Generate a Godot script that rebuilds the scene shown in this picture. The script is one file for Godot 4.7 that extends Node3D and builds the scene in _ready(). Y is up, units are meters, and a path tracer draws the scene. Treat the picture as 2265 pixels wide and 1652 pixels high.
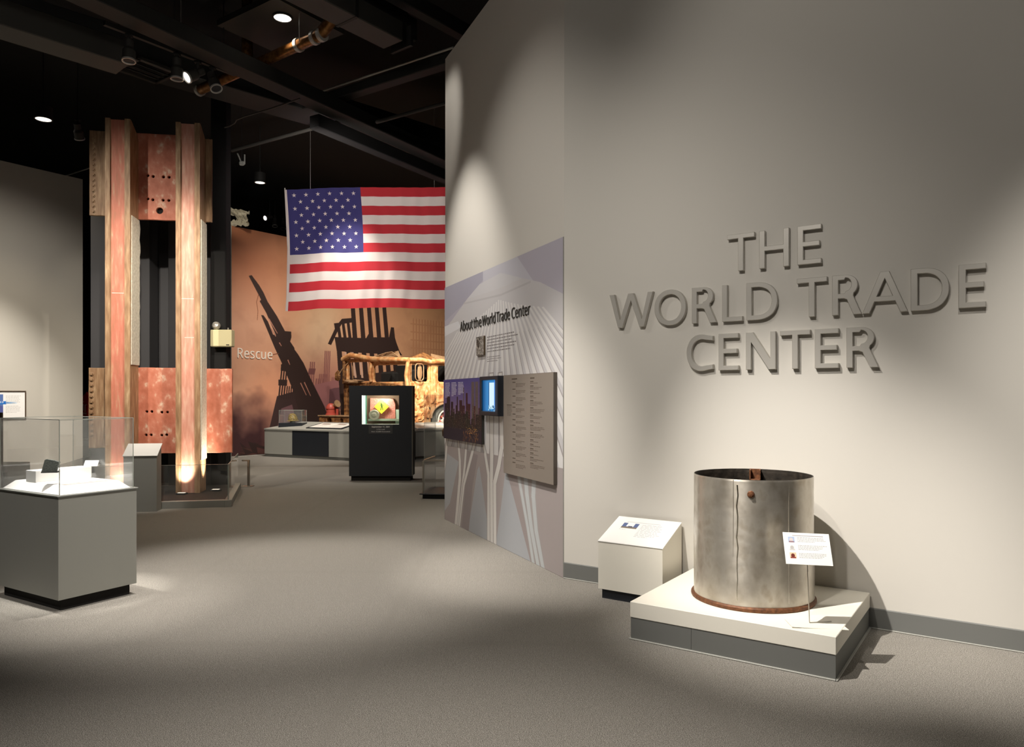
extends Node3D

const F := 1630.0          # focal length in pixels of the 2265 x 1652 frame
const CX := 1132.0
const HY := 875.0          # row of the horizon
const EYE := 1.5

class MB:
	var v := PackedVector3Array()
	var n := PackedVector3Array()
	var t := PackedVector2Array()
	var xf := Transform3D()
	func tri(a: Vector3, b: Vector3, c: Vector3, ua := Vector2.ZERO, ub := Vector2.ZERO, uc := Vector2.ZERO) -> void:
		a = xf * a; b = xf * b; c = xf * c
		var m := (b - a).cross(c - a).normalized()
		v.append_array([a, c, b]); n.append_array([m, m, m]); t.append_array([ua, uc, ub])
	func quad(a: Vector3, b: Vector3, c: Vector3, d: Vector3) -> void:      # anticlockwise seen from outside; a lower left, c upper right of the texture
		tri(a, b, c, Vector2(0, 1), Vector2(1, 1), Vector2(1, 0))
		tri(a, c, d, Vector2(0, 1), Vector2(1, 0), Vector2(0, 0))
	func striq(p: Array, m: Array, u: Array) -> void:                       # a quad with its own normals
		for k in [0, 2, 1, 0, 3, 2]:
			v.append(xf * (p[k] as Vector3)); n.append((xf.basis * (m[k] as Vector3)).normalized()); t.append(u[k])
	func box(lo: Vector3, hi: Vector3, b := 0.0) -> void:
		var c := (lo + hi) / 2.0
		var h := (hi - lo) / 2.0
		b = minf(b, minf(h.x, minf(h.y, h.z)) * 0.9)
		var g := func(s: Vector3, k: int) -> Vector3:
			var q := Vector3(h.x - b, h.y - b, h.z - b)
			q[k] += b
			return c + q * s
		for k in 3:
			var i := (k + 1) % 3
			var j := (k + 2) % 3
			for s in [-1.0, 1.0]:
				var pts := []
				for e in [[-1, -1], [1, -1], [1, 1], [-1, 1]]:
					var w := Vector3.ZERO
					w[k] = s; w[i] = e[0]; w[j] = e[1]
					pts.append(g.call(w, k))
				if s < 0: pts.reverse()
				if k == 1: pts = [pts[1], pts[2], pts[3], pts[0]]
				quad(pts[0], pts[1], pts[2], pts[3])
		if b <= 0.0: return
		for k in 3:                                                       # the twelve chamfers
			var i := (k + 1) % 3
			var j := (k + 2) % 3
			for si in [-1.0, 1.0]:
				for sj in [-1.0, 1.0]:
					var w0 := Vector3.ZERO
					var w1 := Vector3.ZERO
					w0[k] = -1; w1[k] = 1
					w0[i] = si; w1[i] = si; w0[j] = sj; w1[j] = sj
					var a: Vector3 = g.call(w0, i); var d: Vector3 = g.call(w0, j); var bb: Vector3 = g.call(w1, i); var cc: Vector3 = g.call(w1, j)
					if (bb - a).cross(cc - a).dot(a - c) > 0: quad(a, bb, cc, d)
					else: quad(d, cc, bb, a)
		for sx in [-1.0, 1.0]:
			for sy in [-1.0, 1.0]:
				for sz in [-1.0, 1.0]:
					var w := Vector3(sx, sy, sz)
					var a: Vector3 = g.call(w, 0); var bb: Vector3 = g.call(w, 1); var cc: Vector3 = g.call(w, 2)
					if (bb - a).cross(cc - a).dot(a - c) > 0: tri(a, bb, cc)
					else: tri(a, cc, bb)
	func beam(a: Vector3, b: Vector3, w: float, h: float, bev := 0.0) -> void:   # a box bar from a to b, its top at their height
		var keep := xf
		var d := (b - a).normalized()
		var side := d.cross(Vector3.UP).normalized()
		xf = keep * Transform3D(Basis(d, side.cross(d), side), a)
		box(Vector3(0, -h, -w / 2), Vector3(a.distance_to(b), 0, w / 2), bev)
		xf = keep
	func tube(p: Array, r: float, sides := 12, caps := true) -> void:
		var rings := []
		var side := Vector3.ZERO
		for i in p.size():
			var d: Vector3 = ((p[mini(i + 1, p.size() - 1)] as Vector3) - (p[maxi(i - 1, 0)] as Vector3)).normalized()
			if side == Vector3.ZERO: side = d.cross(Vector3.UP if absf(d.y) < 0.9 else Vector3.RIGHT).normalized()
			side = (side - d * side.dot(d)).normalized()
			var up := side.cross(d)
			var ring := []
			for k in sides + 1:
				var a := TAU * k / sides
				ring.append(side * cos(a) + up * sin(a))
			rings.append(ring)
		for i in p.size() - 1:
			for k in sides:
				var a: Vector3 = p[i]
				var b: Vector3 = p[i + 1]
				striq([a + rings[i][k + 1] * r, a + rings[i][k] * r, b + rings[i + 1][k] * r, b + rings[i + 1][k + 1] * r], [rings[i][k + 1], rings[i][k], rings[i + 1][k], rings[i + 1][k + 1]], [Vector2(0, 0), Vector2(0, 1), Vector2(1, 1), Vector2(1, 0)])
		if caps:
			for k in sides:
				var a: Vector3 = p[0]
				var b: Vector3 = p[p.size() - 1]
				tri(a, a + rings[0][k] * r, a + rings[0][k + 1] * r)
				tri(b, b + rings[-1][k + 1] * r, b + rings[-1][k] * r)
	func lathe(prof: Array, sides := 48, warp = null) -> void:         # (radius, height) from the bottom outside upwards
		for i in prof.size() - 1:
			var a: Vector2 = prof[i]
			var b: Vector2 = prof[i + 1]
			var m := Vector2(b.y - a.y, a.x - b.x).normalized()
			for k in sides:
				var p := []
				var q := []
				var u := []
				for e in [[k + 1, a], [k, a], [k, b], [k + 1, b]]:
					var w: float = -TAU * e[0] / sides
					var f: float = warp.call(w, e[1].y) if warp != null else 0.0
					p.append(Vector3(cos(w) * (e[1].x + f), e[1].y, sin(w) * (e[1].x + f)))
					q.append(Vector3(cos(w) * m.x, m.y, sin(w) * m.x))
					u.append(Vector2(float(e[0]) / sides, 1.0 - e[1].y))
				p.reverse(); q.reverse(); u.reverse()
				striq(p, q, u)
	static func inset(l: PackedVector2Array, b: float) -> PackedVector2Array:
		var out := PackedVector2Array()
		var c := l.size()
		for i in c:
			var d0 := (l[i] - l[(i + c - 1) % c]).normalized()
			var d1 := (l[(i + 1) % c] - l[i]).normalized()
			var n0 := Vector2(-d0.y, d0.x)
			var n1 := Vector2(-d1.y, d1.x)
			out.append(l[i] + (n0 + n1) / maxf(0.3, 1.0 + n0.dot(n1)) * b)
		return out
	static func area(l: PackedVector2Array) -> float:
		var s := 0.0
		for i in l.size(): s += l[i].cross(l[(i + 1) % l.size()])
		return s / 2.0
	func cap(outer: PackedVector2Array, holes: Array, z: float, up: bool) -> void:
		var poly := PackedVector2Array(outer)
		var left := holes.duplicate()
		while left.size():
			var bi := 0
			var bj := 0
			var pick := 0
			var best := 1e9
			for e in left.size():
				for i in poly.size():
					for j in left[e].size():
						var d := poly[i].distance_to(left[e][j])
						if d < best: best = d; bi = i; bj = j; pick = e
			var hole: PackedVector2Array = left.pop_at(pick)
			var q := PackedVector2Array()
			for i in bi + 1: q.append(poly[i])
			for j in hole.size() + 1: q.append(hole[(bj + j) % hole.size()])
			q.append(poly[bi])
			for i in range(bi + 1, poly.size()): q.append(poly[i])
			poly = q
		var ids := range(poly.size())
		var guard := 0
		while ids.size() > 2 and guard < 4000:                    # ear by ear; bridges to holes run twice over the same points
			guard += 1
			var bestk := -1
			var score := -1e9
			for k in ids.size():
				var a := poly[ids[k - 1]]
				var b := poly[ids[k]]
				var c := poly[ids[(k + 1) % ids.size()]]
				var cr := (b - a).cross(c - b)
				if cr <= 1e-12:
					if absf(cr) <= 1e-12 and score < -1e8: bestk = k; score = -1e8
					continue
				var free := true
				for e in ids:
					var q := poly[e]
					if q.is_equal_approx(a) or q.is_equal_approx(b) or q.is_equal_approx(c): continue
					if (b - a).cross(q - a) >= -1e-9 and (c - b).cross(q - b) >= -1e-9 and (a - c).cross(q - c) >= -1e-9: free = false; break
				if free:
					var sc := cr / maxf(1e-9, maxf((b - a).length_squared(), maxf((c - b).length_squared(), (a - c).length_squared())))
					if sc > score: score = sc; bestk = k
					if sc > 0.3: break
			if bestk < 0:
				printerr("a cap could not be cut into triangles ", outer.size(), " ", holes.size())
				break
			if score > -1e7:
				var a := poly[ids[bestk - 1]]
				var b := poly[ids[bestk]]
				var c := poly[ids[(bestk + 1) % ids.size()]]
				if not up: var s := b; b = c; c = s
				tri(Vector3(a.x, a.y, z), Vector3(b.x, b.y, z), Vector3(c.x, c.y, z), a, b, c)
			ids.remove_at(bestk)
	func plate(outer, holes: Array, z0: float, z1: float, bev := 0.0, back := true) -> void:   # a flat shape in x and y, thick from z0 to z1, chamfered in front
		var o := PackedVector2Array(outer)
		if area(o) < 0: o.reverse()
		var hs := []
		for h in holes:
			var q := PackedVector2Array(h)
			if area(q) > 0: q.reverse()
			hs.append(q)
		var loops := [o] + hs
		for l: PackedVector2Array in loops:
			var s := inset(l, bev)
			for i in l.size():
				var j := (i + 1) % l.size()
				quad(Vector3(l[i].x, l[i].y, z0), Vector3(l[j].x, l[j].y, z0), Vector3(l[j].x, l[j].y, z1 - bev), Vector3(l[i].x, l[i].y, z1 - bev))
				if bev > 0.0: quad(Vector3(l[i].x, l[i].y, z1 - bev), Vector3(l[j].x, l[j].y, z1 - bev), Vector3(s[j].x, s[j].y, z1), Vector3(s[i].x, s[i].y, z1))
		var ins := []
		for h in hs: ins.append(inset(h, bev))
		cap(inset(o, bev), ins, z1, true)
		if back: cap(o, hs, z0, false)
	func prism(foot: Array, y0: float, y1: float, bev := 0.0) -> void:        # a footprint of (x, z) points raised from y0 to y1
		var keep := xf
		xf = keep * Transform3D(Basis(Vector3.RIGHT, Vector3(0, 0, -1), Vector3.UP), Vector3.ZERO)
		var l := []
		for p in foot: l.append(Vector2(p.x, -p.y))
		plate(l, [], y0, y1, bev)
		xf = keep
	func mesh() -> ArrayMesh:
		var arr := []
		arr.resize(Mesh.ARRAY_MAX)
		arr[Mesh.ARRAY_VERTEX] = v; arr[Mesh.ARRAY_NORMAL] = n; arr[Mesh.ARRAY_TEX_UV] = t
		var m := ArrayMesh.new()
		m.add_surface_from_arrays(Mesh.PRIMITIVE_TRIANGLES, arr)
		return m

class Pic:      # a print computed in its own metres: x to the right, y up, drawn at twice its size and then halved
	var im: Image
	var k: float
	var h: float
	var r := RandomNumberGenerator.new()
	func _init(w: float, hh: float, per_metre: float, c: Color) -> void:
		k = per_metre * 2.0; h = hh; r.seed = 7
		im = Image.create(int(w * k), int(hh * k), false, Image.FORMAT_RGB8)
		im.fill(c)
	func rect(x: float, y: float, w: float, hh: float, c: Color) -> void:
		im.fill_rect(Rect2i(roundi(x * k), roundi((h - y - hh) * k), maxi(1, roundi(w * k)), maxi(1, roundi(hh * k))), c)
	func poly(p: Array, c: Color) -> void:
		var q := []
		var lo := 1e9
		var hi := -1e9
		for e in p:
			var w := Vector2(e[0] * k, (h - e[1]) * k)
			q.append(w); lo = minf(lo, w.y); hi = maxf(hi, w.y)
		for y in range(maxi(0, int(lo)), mini(im.get_height(), int(hi) + 1)):
			var xs := []
			for i in q.size():
				var a: Vector2 = q[i]
				var b: Vector2 = q[(i + 1) % q.size()]
				if (a.y <= y + 0.5) != (b.y <= y + 0.5): xs.append(a.x + (y + 0.5 - a.y) / (b.y - a.y) * (b.x - a.x))
			xs.sort()
			for i in range(0, xs.size() - 1, 2):
				im.fill_rect(Rect2i(roundi(xs[i]), y, maxi(0, roundi(xs[i + 1]) - roundi(xs[i])), 1), c)
	func line(p: Array, w0: float, w1: float, c: Color) -> void:
		for i in p.size() - 1:
			var a := Vector2(p[i][0], p[i][1])
			var b := Vector2(p[i + 1][0], p[i + 1][1])
			var s := (b - a).orthogonal().normalized() / 2.0
			var wa := lerpf(w0, w1, float(i) / (p.size() - 1))
			var wb := lerpf(w0, w1, float(i + 1) / (p.size() - 1))
			var e := (b - a).normalized() * minf(wa, wb) * 0.3
			poly([[(a + s * wa - e).x, (a + s * wa - e).y], [(b + s * wb + e).x, (b + s * wb + e).y], [(b - s * wb + e).x, (b - s * wb + e).y], [(a - s * wa - e).x, (a - s * wa - e).y]], c)
	func disc(x: float, y: float, rx: float, ry: float, c: Color) -> void:
		var p := []
		for i in 24: p.append([x + cos(TAU * i / 24) * rx, y + sin(TAU * i / 24) * ry])
		poly(p, c)
	func words(x: float, y: float, w: float, rows: int, step: float, size: float, c: Color) -> void:     # print too small to read
		for i in rows:
			var at := x
			var to := x + w * (r.randf_range(0.8, 1.0) if i < rows - 1 else r.randf_range(0.4, 0.8))
			while at < to:
				var n := minf(size * r.randf_range(0.8, 3.0), to - at)
				rect(at, y - i * step, n, size * 0.62, c)
				at += n + size * 0.5
	func shade(f: Callable) -> void:
		for y in im.get_height():
			for x in im.get_width():
				im.set_pixel(x, y, f.call((x + 0.5) / k, h - (y + 0.5) / k))
	func done() -> ImageTexture:
		im.resize(maxi(1, im.get_width() / 2), maxi(1, im.get_height() / 2), Image.INTERPOLATE_LANCZOS)
		return ImageTexture.create_from_image(im)

var rng := RandomNumberGenerator.new()
var taken := {}
var M := {}
var stop := ""

func at(x: float, y: float, d: float) -> Vector3:
	return Vector3((x - CX) * d / F, EYE - (y - HY) * d / F, -d)

func lying(x: float, y: float, h := 0.0) -> Vector3:             # where the level plane of height h is met
	return at(x, y, (EYE - h) * F / (y - HY))

func numbered(called: String) -> String:
	var n: int = taken.get(called, 0)
	taken[called] = n + 1
	return called if n == 0 else "%s_%03d" % [called, n]

func tag(o: Node3D, label: String, category: String, group := "") -> Node3D:
	if label: o.set_meta("label", label)
	if category: o.set_meta("category", category)
	if group: o.set_meta("group", group)
	return o

func thing(called: String, label: String, category: String, xf := Transform3D(), group := "") -> Node3D:
	var o := Node3D.new()
	o.name = numbered(called)
	add_child(o)
	o.transform = xf
	return tag(o, label, category, group)

func put(called: String, mb, m: Material, parent: Node3D, label := "") -> MeshInstance3D:
	var o := MeshInstance3D.new()
	o.mesh = mb.mesh() if mb is MB else mb
	o.material_override = m
	o.name = called
	o.cast_shadow = GeometryInstance3D.SHADOW_CASTING_SETTING_ON
	parent.add_child(o, true)
	if label: o.set_meta("label", label)
	return o

func single(called: String, mb, m: Material, label: String, category: String, xf := Transform3D(), group := "") -> MeshInstance3D:
	var o := put(numbered(called), mb, m, self)
	o.transform = xf
	tag(o, label, category, group)
	return o

func struct(called: String, mb, m: Material, parent: Node3D = null) -> MeshInstance3D:
	var o := put(called, mb, m, parent if parent else self)
	if not parent: o.set_meta("kind", "structure")
	return o

func boxed(lo: Vector3, hi: Vector3, bev := 0.0) -> MB:
	var mb := MB.new()
	mb.box(lo, hi, bev)
	return mb

func frame_at(p: Vector3, u: Vector3) -> Transform3D:            # x along u, y up, z out of the wall
	u = u.normalized()
	return Transform3D(Basis(u, Vector3.UP, u.cross(Vector3.UP)), p)

func paint(c: Color, rough := 0.8, metal := 0.0, spec := 0.5) -> StandardMaterial3D:
	var m := StandardMaterial3D.new()
	m.albedo_color = c; m.roughness = rough; m.metallic = metal; m.metallic_specular = spec
	return m

func c8(r: int, g: int, b: int) -> Color:
	return Color8(r, g, b)

func noise_tex(freq: float, ramp: Array, size := 512, octaves := 4, normal := false, seed_ := 1, bump := 2.0) -> NoiseTexture2D:
	var n := FastNoiseLite.new()
	n.noise_type = FastNoiseLite.TYPE_SIMPLEX_SMOOTH
	n.frequency = freq; n.fractal_octaves = octaves; n.seed = seed_
	var t := NoiseTexture2D.new()
	t.width = size; t.height = size; t.seamless = true; t.noise = n
	if normal: t.as_normal_map = true; t.bump_strength = bump
	if ramp.size():
		var g := Gradient.new()
		var offs := PackedFloat32Array()
		var cols := PackedColorArray()
		for e in ramp: offs.append(e[0]); cols.append(e[1])
		g.offsets = offs; g.colors = cols
		t.color_ramp = g
	return t

func mottled(ramp: Array, freq: float, scale_: float, rough: float, seed_: int, bump := 0.0, metal := 0.0, stretch := Vector3.ONE) -> StandardMaterial3D:
	var m := paint(Color.WHITE, rough, metal)
	m.albedo_texture = noise_tex(freq, ramp, 512, 5, false, seed_)
	m.uv1_triplanar = true
	m.uv1_scale = stretch * scale_
	if bump > 0.0:
		m.normal_enabled = true
		m.normal_texture = noise_tex(freq * 2.0, [], 512, 4, true, seed_ + 3, 4.0)
		m.normal_scale = bump
	return m

func printed(t: Texture2D, rough := 0.6) -> StandardMaterial3D:
	var m := paint(Color.WHITE, rough)
	m.albedo_texture = t
	m.texture_repeat = false
	return m

func glow(c: Color, e: float) -> StandardMaterial3D:
	var m := paint(Color.BLACK, 0.5)
	m.emission_enabled = true; m.emission = c; m.emission_energy_multiplier = e
	return m

func glass(a := 0.06, c := Color(0.95, 0.98, 0.97)) -> StandardMaterial3D:
	var m := paint(Color(c.r, c.g, c.b, a), 0.02)
	m.transparency = BaseMaterial3D.TRANSPARENCY_ALPHA
	return m

func spot(p: Vector3, target: Vector3, energy: float, angle: float, soft := 0.5, c := Color(1, 0.93, 0.82), size := 0.06) -> SpotLight3D:
	var l := SpotLight3D.new()
	l.name = numbered("spot_light")
	l.light_energy = energy; l.light_color = c; l.light_size = size
	l.spot_range = 40.0; l.spot_attenuation = 2.0; l.spot_angle = angle; l.spot_angle_attenuation = soft
	l.shadow_enabled = true
	add_child(l)
	l.look_at_from_position(p, target, Vector3.UP if absf((target - p).normalized().y) < 0.99 else Vector3.RIGHT)
	return l

func lamp(p: Vector3, energy: float, c := Color(1, 0.93, 0.82), size := 0.05) -> OmniLight3D:
	var l := OmniLight3D.new()
	l.name = numbered("lamp_light")
	l.light_energy = energy; l.light_color = c; l.light_size = size
	l.omni_range = 40.0; l.omni_attenuation = 2.0; l.shadow_enabled = true
	add_child(l)
	l.position = p
	return l

func letters(text: String, height: float, depth: float, width := 0.0, bold := false) -> TextMesh:      # capital height and, if given, width of the word in metres
	var f := SystemFont.new()
	f.font_names = PackedStringArray(["Droid Sans"])
	if bold: f.font_weight = 700
	var t := TextMesh.new()
	t.font = f; t.text = text; t.font_size = 64; t.depth = depth
	t.pixel_size = height / (64.0 * 0.714)
	t.horizontal_alignment = HORIZONTAL_ALIGNMENT_LEFT
	t.vertical_alignment = VERTICAL_ALIGNMENT_BOTTOM
	return t

func word(called: String, text: String, height: float, depth: float, m: Material, parent: Node3D, x: float, y: float, z: float, width: float, bold := false) -> MeshInstance3D:
	var o := put(called, letters(text, height, depth, width, bold), m, parent)
	var b := o.mesh.get_aabb()
	var s := width / b.size.x if width > 0.0 else 1.0
	o.scale = Vector3(s, 1, 1)
	o.position = Vector3(x - b.position.x * s, y - b.position.y, z + depth / 2)
	return o

func _ready() -> void:
	rng.seed = 11
	var cam := Camera3D.new()
	cam.name = "camera"
	cam.projection = Camera3D.PROJECTION_FRUSTUM
	cam.near = 0.05; cam.far = 100.0
	cam.size = 1652.0 / F * cam.near
	cam.frustum_offset = Vector2(0.5 / F, (HY - 826.0) / F) * cam.near
	add_child(cam)
	cam.position = Vector3(0, EYE, 0)
	cam.current = true
	var env := Environment.new()
	env.background_mode = Environment.BG_COLOR
	env.background_color = Color.BLACK
	env.tonemap_mode = Environment.TONE_MAPPER_LINEAR
	env.tonemap_exposure = 1.0
	env.sdfgi_enabled = true; env.ssao_enabled = true; env.ssil_enabled = true
	var we := WorldEnvironment.new()
	we.name = "world_environment"; we.environment = env
	add_child(we)
	lights()
	materials()
	room()
	overhead()
	wall_sign()
	wall_panel()
	bucket_display()
	glass_display()
	facade()
	rescue_display()
	small_things()

func lights() -> void:
	# track spots above and behind the camera and over the aisles
	var warm := Color(1, 0.972, 0.935)
	var soft := Color(1, 0.955, 0.89)
	spot(Vector3(-1.21, 5.5, -3.08), Vector3(2.69, -0.9, -5.09), 62.4, 13.9, 1.0, warm, 0.03)      # the bucket and the bright half of the sign wall
	spot(Vector3(-1.41, 5.6, -4.14), Vector3(0.49, -0.65, -6.71), 37, 13.9, 0.91, warm, 0.12)
	spot(Vector3(1.25, 5.32, -1.68), Vector3(3.51, 1.44, -3.27), 25.8, 22.2, 0.85, warm, 0.12)
	spot(Vector3(-1.73, 5.54, -0.81), Vector3(-0.08, 1.24, -4.9), 15, 33.1, 0.97, warm, 0.08)
	spot(Vector3(-1.39, 5.79, -0.15), Vector3(2.88, 2.96, -4.65), 6.8, 24.0, 0.65, warm, 0.08)     # the letters
	spot(Vector3(-3.32, 5.84, -5.41), Vector3(-0.03, 2.97, -6.67), 6.3, 24.3, 1.0, warm, 0.05)     # the photo panel
	spot(Vector3(-1.9, 5.4, -7.6), Vector3(-0.35, 2.0, -8.2), 10.8, 26, 0.9, warm, 0.05)
	spot(Vector3(-1.5, 6.0, -7.6), Vector3(-0.8, 4.6, -9.0), 1.9, 20, 0.8, warm, 0.05)
	spot(Vector3(-2.95, 5.35, -2.26), Vector3(-2.77, 5.53, -8.82), 1.9, 70.0, 0.3, warm, 0.2)      # a wide weak flood
	spot(Vector3(-2.62, 5.93, -5.86), Vector3(-2.11, 1.26, -6.0), 40, 21.6, 0.78, warm, 0.08)      # the aisle
	spot(Vector3(0.31, 6.08, -1.51), Vector3(-0.44, -0.2, -1.25), 30, 29.4, 0.77, warm, 0.08)
	spot(Vector3(-2.2, 6.0, -9.4), Vector3(-1.9, 0, -9.6), 4, 30, 1.0, warm, 0.08)
	spot(Vector3(-3.2, 6.0, -13.6), Vector3(-3.2, 0, -14.6), 15, 32, 1.0, warm, 0.08)
	spot(Vector3(-3.7, 5.6, -5.5), Vector3(-3.36, 0.9, -5.58), 44, 7.5, 0.8, Color(1, 0.985, 0.95), 0.05)   # the glass case
	spot(Vector3(-0.6, 5.6, -3.9), Vector3(-2.95, 0.35, -5.25), 20, 11, 0.8, warm, 0.05)
	spot(Vector3(-6.6, 6.0, -7.5), Vector3(-9.0, 2.2, -12.9), 24, 26, 1.0, warm, 0.08)             # the left wall
	spot(Vector3(-6.8, 5.8, -9.5), Vector3(-9.1, 1.3, -12.7), 48, 17, 1.0, warm, 0.05)
	spot(Vector3(-3.3, 5.5, -6.4), Vector3(-5.1, 2.7, -10.8), 36, 20, 1.0, soft, 0.05)            # the steel
	spot(Vector3(-2.3, 5.4, -8.4), Vector3(-5.2, 2.6, -10.8), 15, 26, 1.0, soft, 0.05)
	spot(Vector3(-6.3, 5.5, -6.2), Vector3(-5.4, 2.9, -10.6), 20, 30, 1.0, soft, 0.05)
	spot(Vector3(-3.4, 6.6, -14.8), Vector3(-5.3, 2.2, -20.2), 34, 34, 1.0, soft, 0.08)            # the mural and the wreck
	spot(Vector3(-1.4, 6.6, -15.6), Vector3(-2.4, 2.0, -22.5), 36, 30, 1.0, soft, 0.08)
	spot(Vector3(-1.6, 5.6, -15.2), Vector3(-1.9, 1.4, -19.2), 70, 17, 0.9, Color(1, 0.95, 0.87), 0.05)
	spot(Vector3(-3.1, 5.0, -10.6), Vector3(-2.9, 4.4, -14.5), 7.5, 60, 1.0, Color(1, 0.965, 0.94), 0.08)   # the flag
	spot(Vector3(-0.2, 5.5, -14.0), Vector3(-1.7, 1.3, -18.8), 55, 13, 0.9, Color(1, 0.95, 0.87), 0.05)
	spot(Vector3(-4.2, 5.8, -7.6), Vector3(-4.8, 0.8, -9.6), 14, 6, 0.8, warm, 0.05)
	spot(Vector3(-6.4, 5.8, -3.4), Vector3(-3.6, 0.4, -5.4), 11, 10, 0.9, warm, 0.05)
	spot(Vector3(-4.4, 6.0, -15.4), Vector3(-4.9, 0.7, -17.7), 22, 26, 0.9, warm, 0.05)

func materials() -> void:
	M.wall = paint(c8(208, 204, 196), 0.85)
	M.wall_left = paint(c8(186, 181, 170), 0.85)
	M.black = paint(c8(30, 29, 30), 0.8)
	M.deep = paint(c8(21, 20, 20), 0.9)
	M.duct = paint(c8(62, 60, 56), 0.6)
	M.duct_dark = paint(c8(38, 37, 35), 0.65)
	M.conduit = paint(c8(196, 194, 188), 0.35, 0.2)
	M.rubber = paint(c8(108, 109, 106), 0.6)
	M.grey = paint(c8(156, 156, 149), 0.6)
	M.grey_dark = paint(c8(116, 117, 112), 0.6)
	M.white = paint(c8(232, 228, 216), 0.6)
	M.bright = paint(c8(244, 243, 240), 0.5)
	M.charcoal = paint(c8(31, 35, 42), 0.55)
	M.screen_grey = paint(c8(70, 70, 73), 0.7)
	M.rod = paint(c8(170, 165, 155), 0.3, 0.9)
	M.ink = paint(c8(52, 50, 46), 0.6)
	M.glass = glass(0.03)
	M.edge = paint(c8(168, 172, 164), 0.25)
	M.carpet = paint(Color.WHITE, 0.95, 0.0, 0.2)
	M.carpet.albedo_texture = noise_tex(0.42, [[0.08, c8(44, 42, 39)], [0.4, c8(112, 108, 102)], [0.6, c8(152, 148, 141)], [0.92, c8(236, 231, 222)]], 1024, 3)
	M.carpet.uv1_triplanar = true; M.carpet.uv1_world_triplanar = true; M.carpet.uv1_scale = Vector3.ONE * 0.55
	M.carpet.normal_enabled = true
	M.carpet.normal_texture = noise_tex(0.36, [], 1024, 2, true, 1, 4.0)
	M.carpet.normal_scale = 0.2
	M.steel_letter = paint(c8(194, 190, 182), 0.38, 0.4)
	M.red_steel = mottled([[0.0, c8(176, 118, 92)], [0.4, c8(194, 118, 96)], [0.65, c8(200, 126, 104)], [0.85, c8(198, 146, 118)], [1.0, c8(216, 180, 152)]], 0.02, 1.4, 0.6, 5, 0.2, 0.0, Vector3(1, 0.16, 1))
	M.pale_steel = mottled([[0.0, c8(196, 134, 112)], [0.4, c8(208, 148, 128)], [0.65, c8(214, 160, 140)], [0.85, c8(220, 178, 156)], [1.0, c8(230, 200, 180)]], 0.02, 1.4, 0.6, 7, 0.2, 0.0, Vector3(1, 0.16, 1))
	M.plate_steel = mottled([[0.0, c8(170, 98, 72)], [0.4, c8(186, 110, 86)], [0.66, c8(194, 124, 100)], [0.78, c8(204, 152, 128)], [0.9, c8(214, 184, 162)], [1.0, c8(224, 204, 184)]], 0.011, 1.1, 0.6, 9, 0.2, 0.0, Vector3(1, 0.7, 1))
	M.tan_steel = mottled([[0.0, c8(128, 98, 68)], [0.4, c8(156, 122, 90)], [0.7, c8(172, 140, 106)], [1.0, c8(200, 172, 138)]], 0.02, 1.4, 0.55, 21, 0.2, 0.0, Vector3(1, 0.16, 1))
	M.foam = mottled([[0.0, c8(196, 188, 170)], [1.0, c8(236, 230, 214)]], 0.03, 1.2, 0.9, 31, 0.3)
	M.rust = mottled([[0.0, c8(160, 92, 48)], [0.3, c8(206, 138, 84)], [0.6, c8(224, 170, 116)], [0.85, c8(234, 198, 152)], [1.0, c8(242, 222, 188)]], 0.012, 0.7, 0.7, 41, 0.2)
	M.rust_dark = mottled([[0.0, c8(60, 34, 18)], [0.5, c8(128, 84, 44)], [1.0, c8(190, 146, 92)]], 0.018, 0.8, 0.7, 47, 0.25)
	M.char = paint(c8(22, 19, 17), 0.9)

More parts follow.
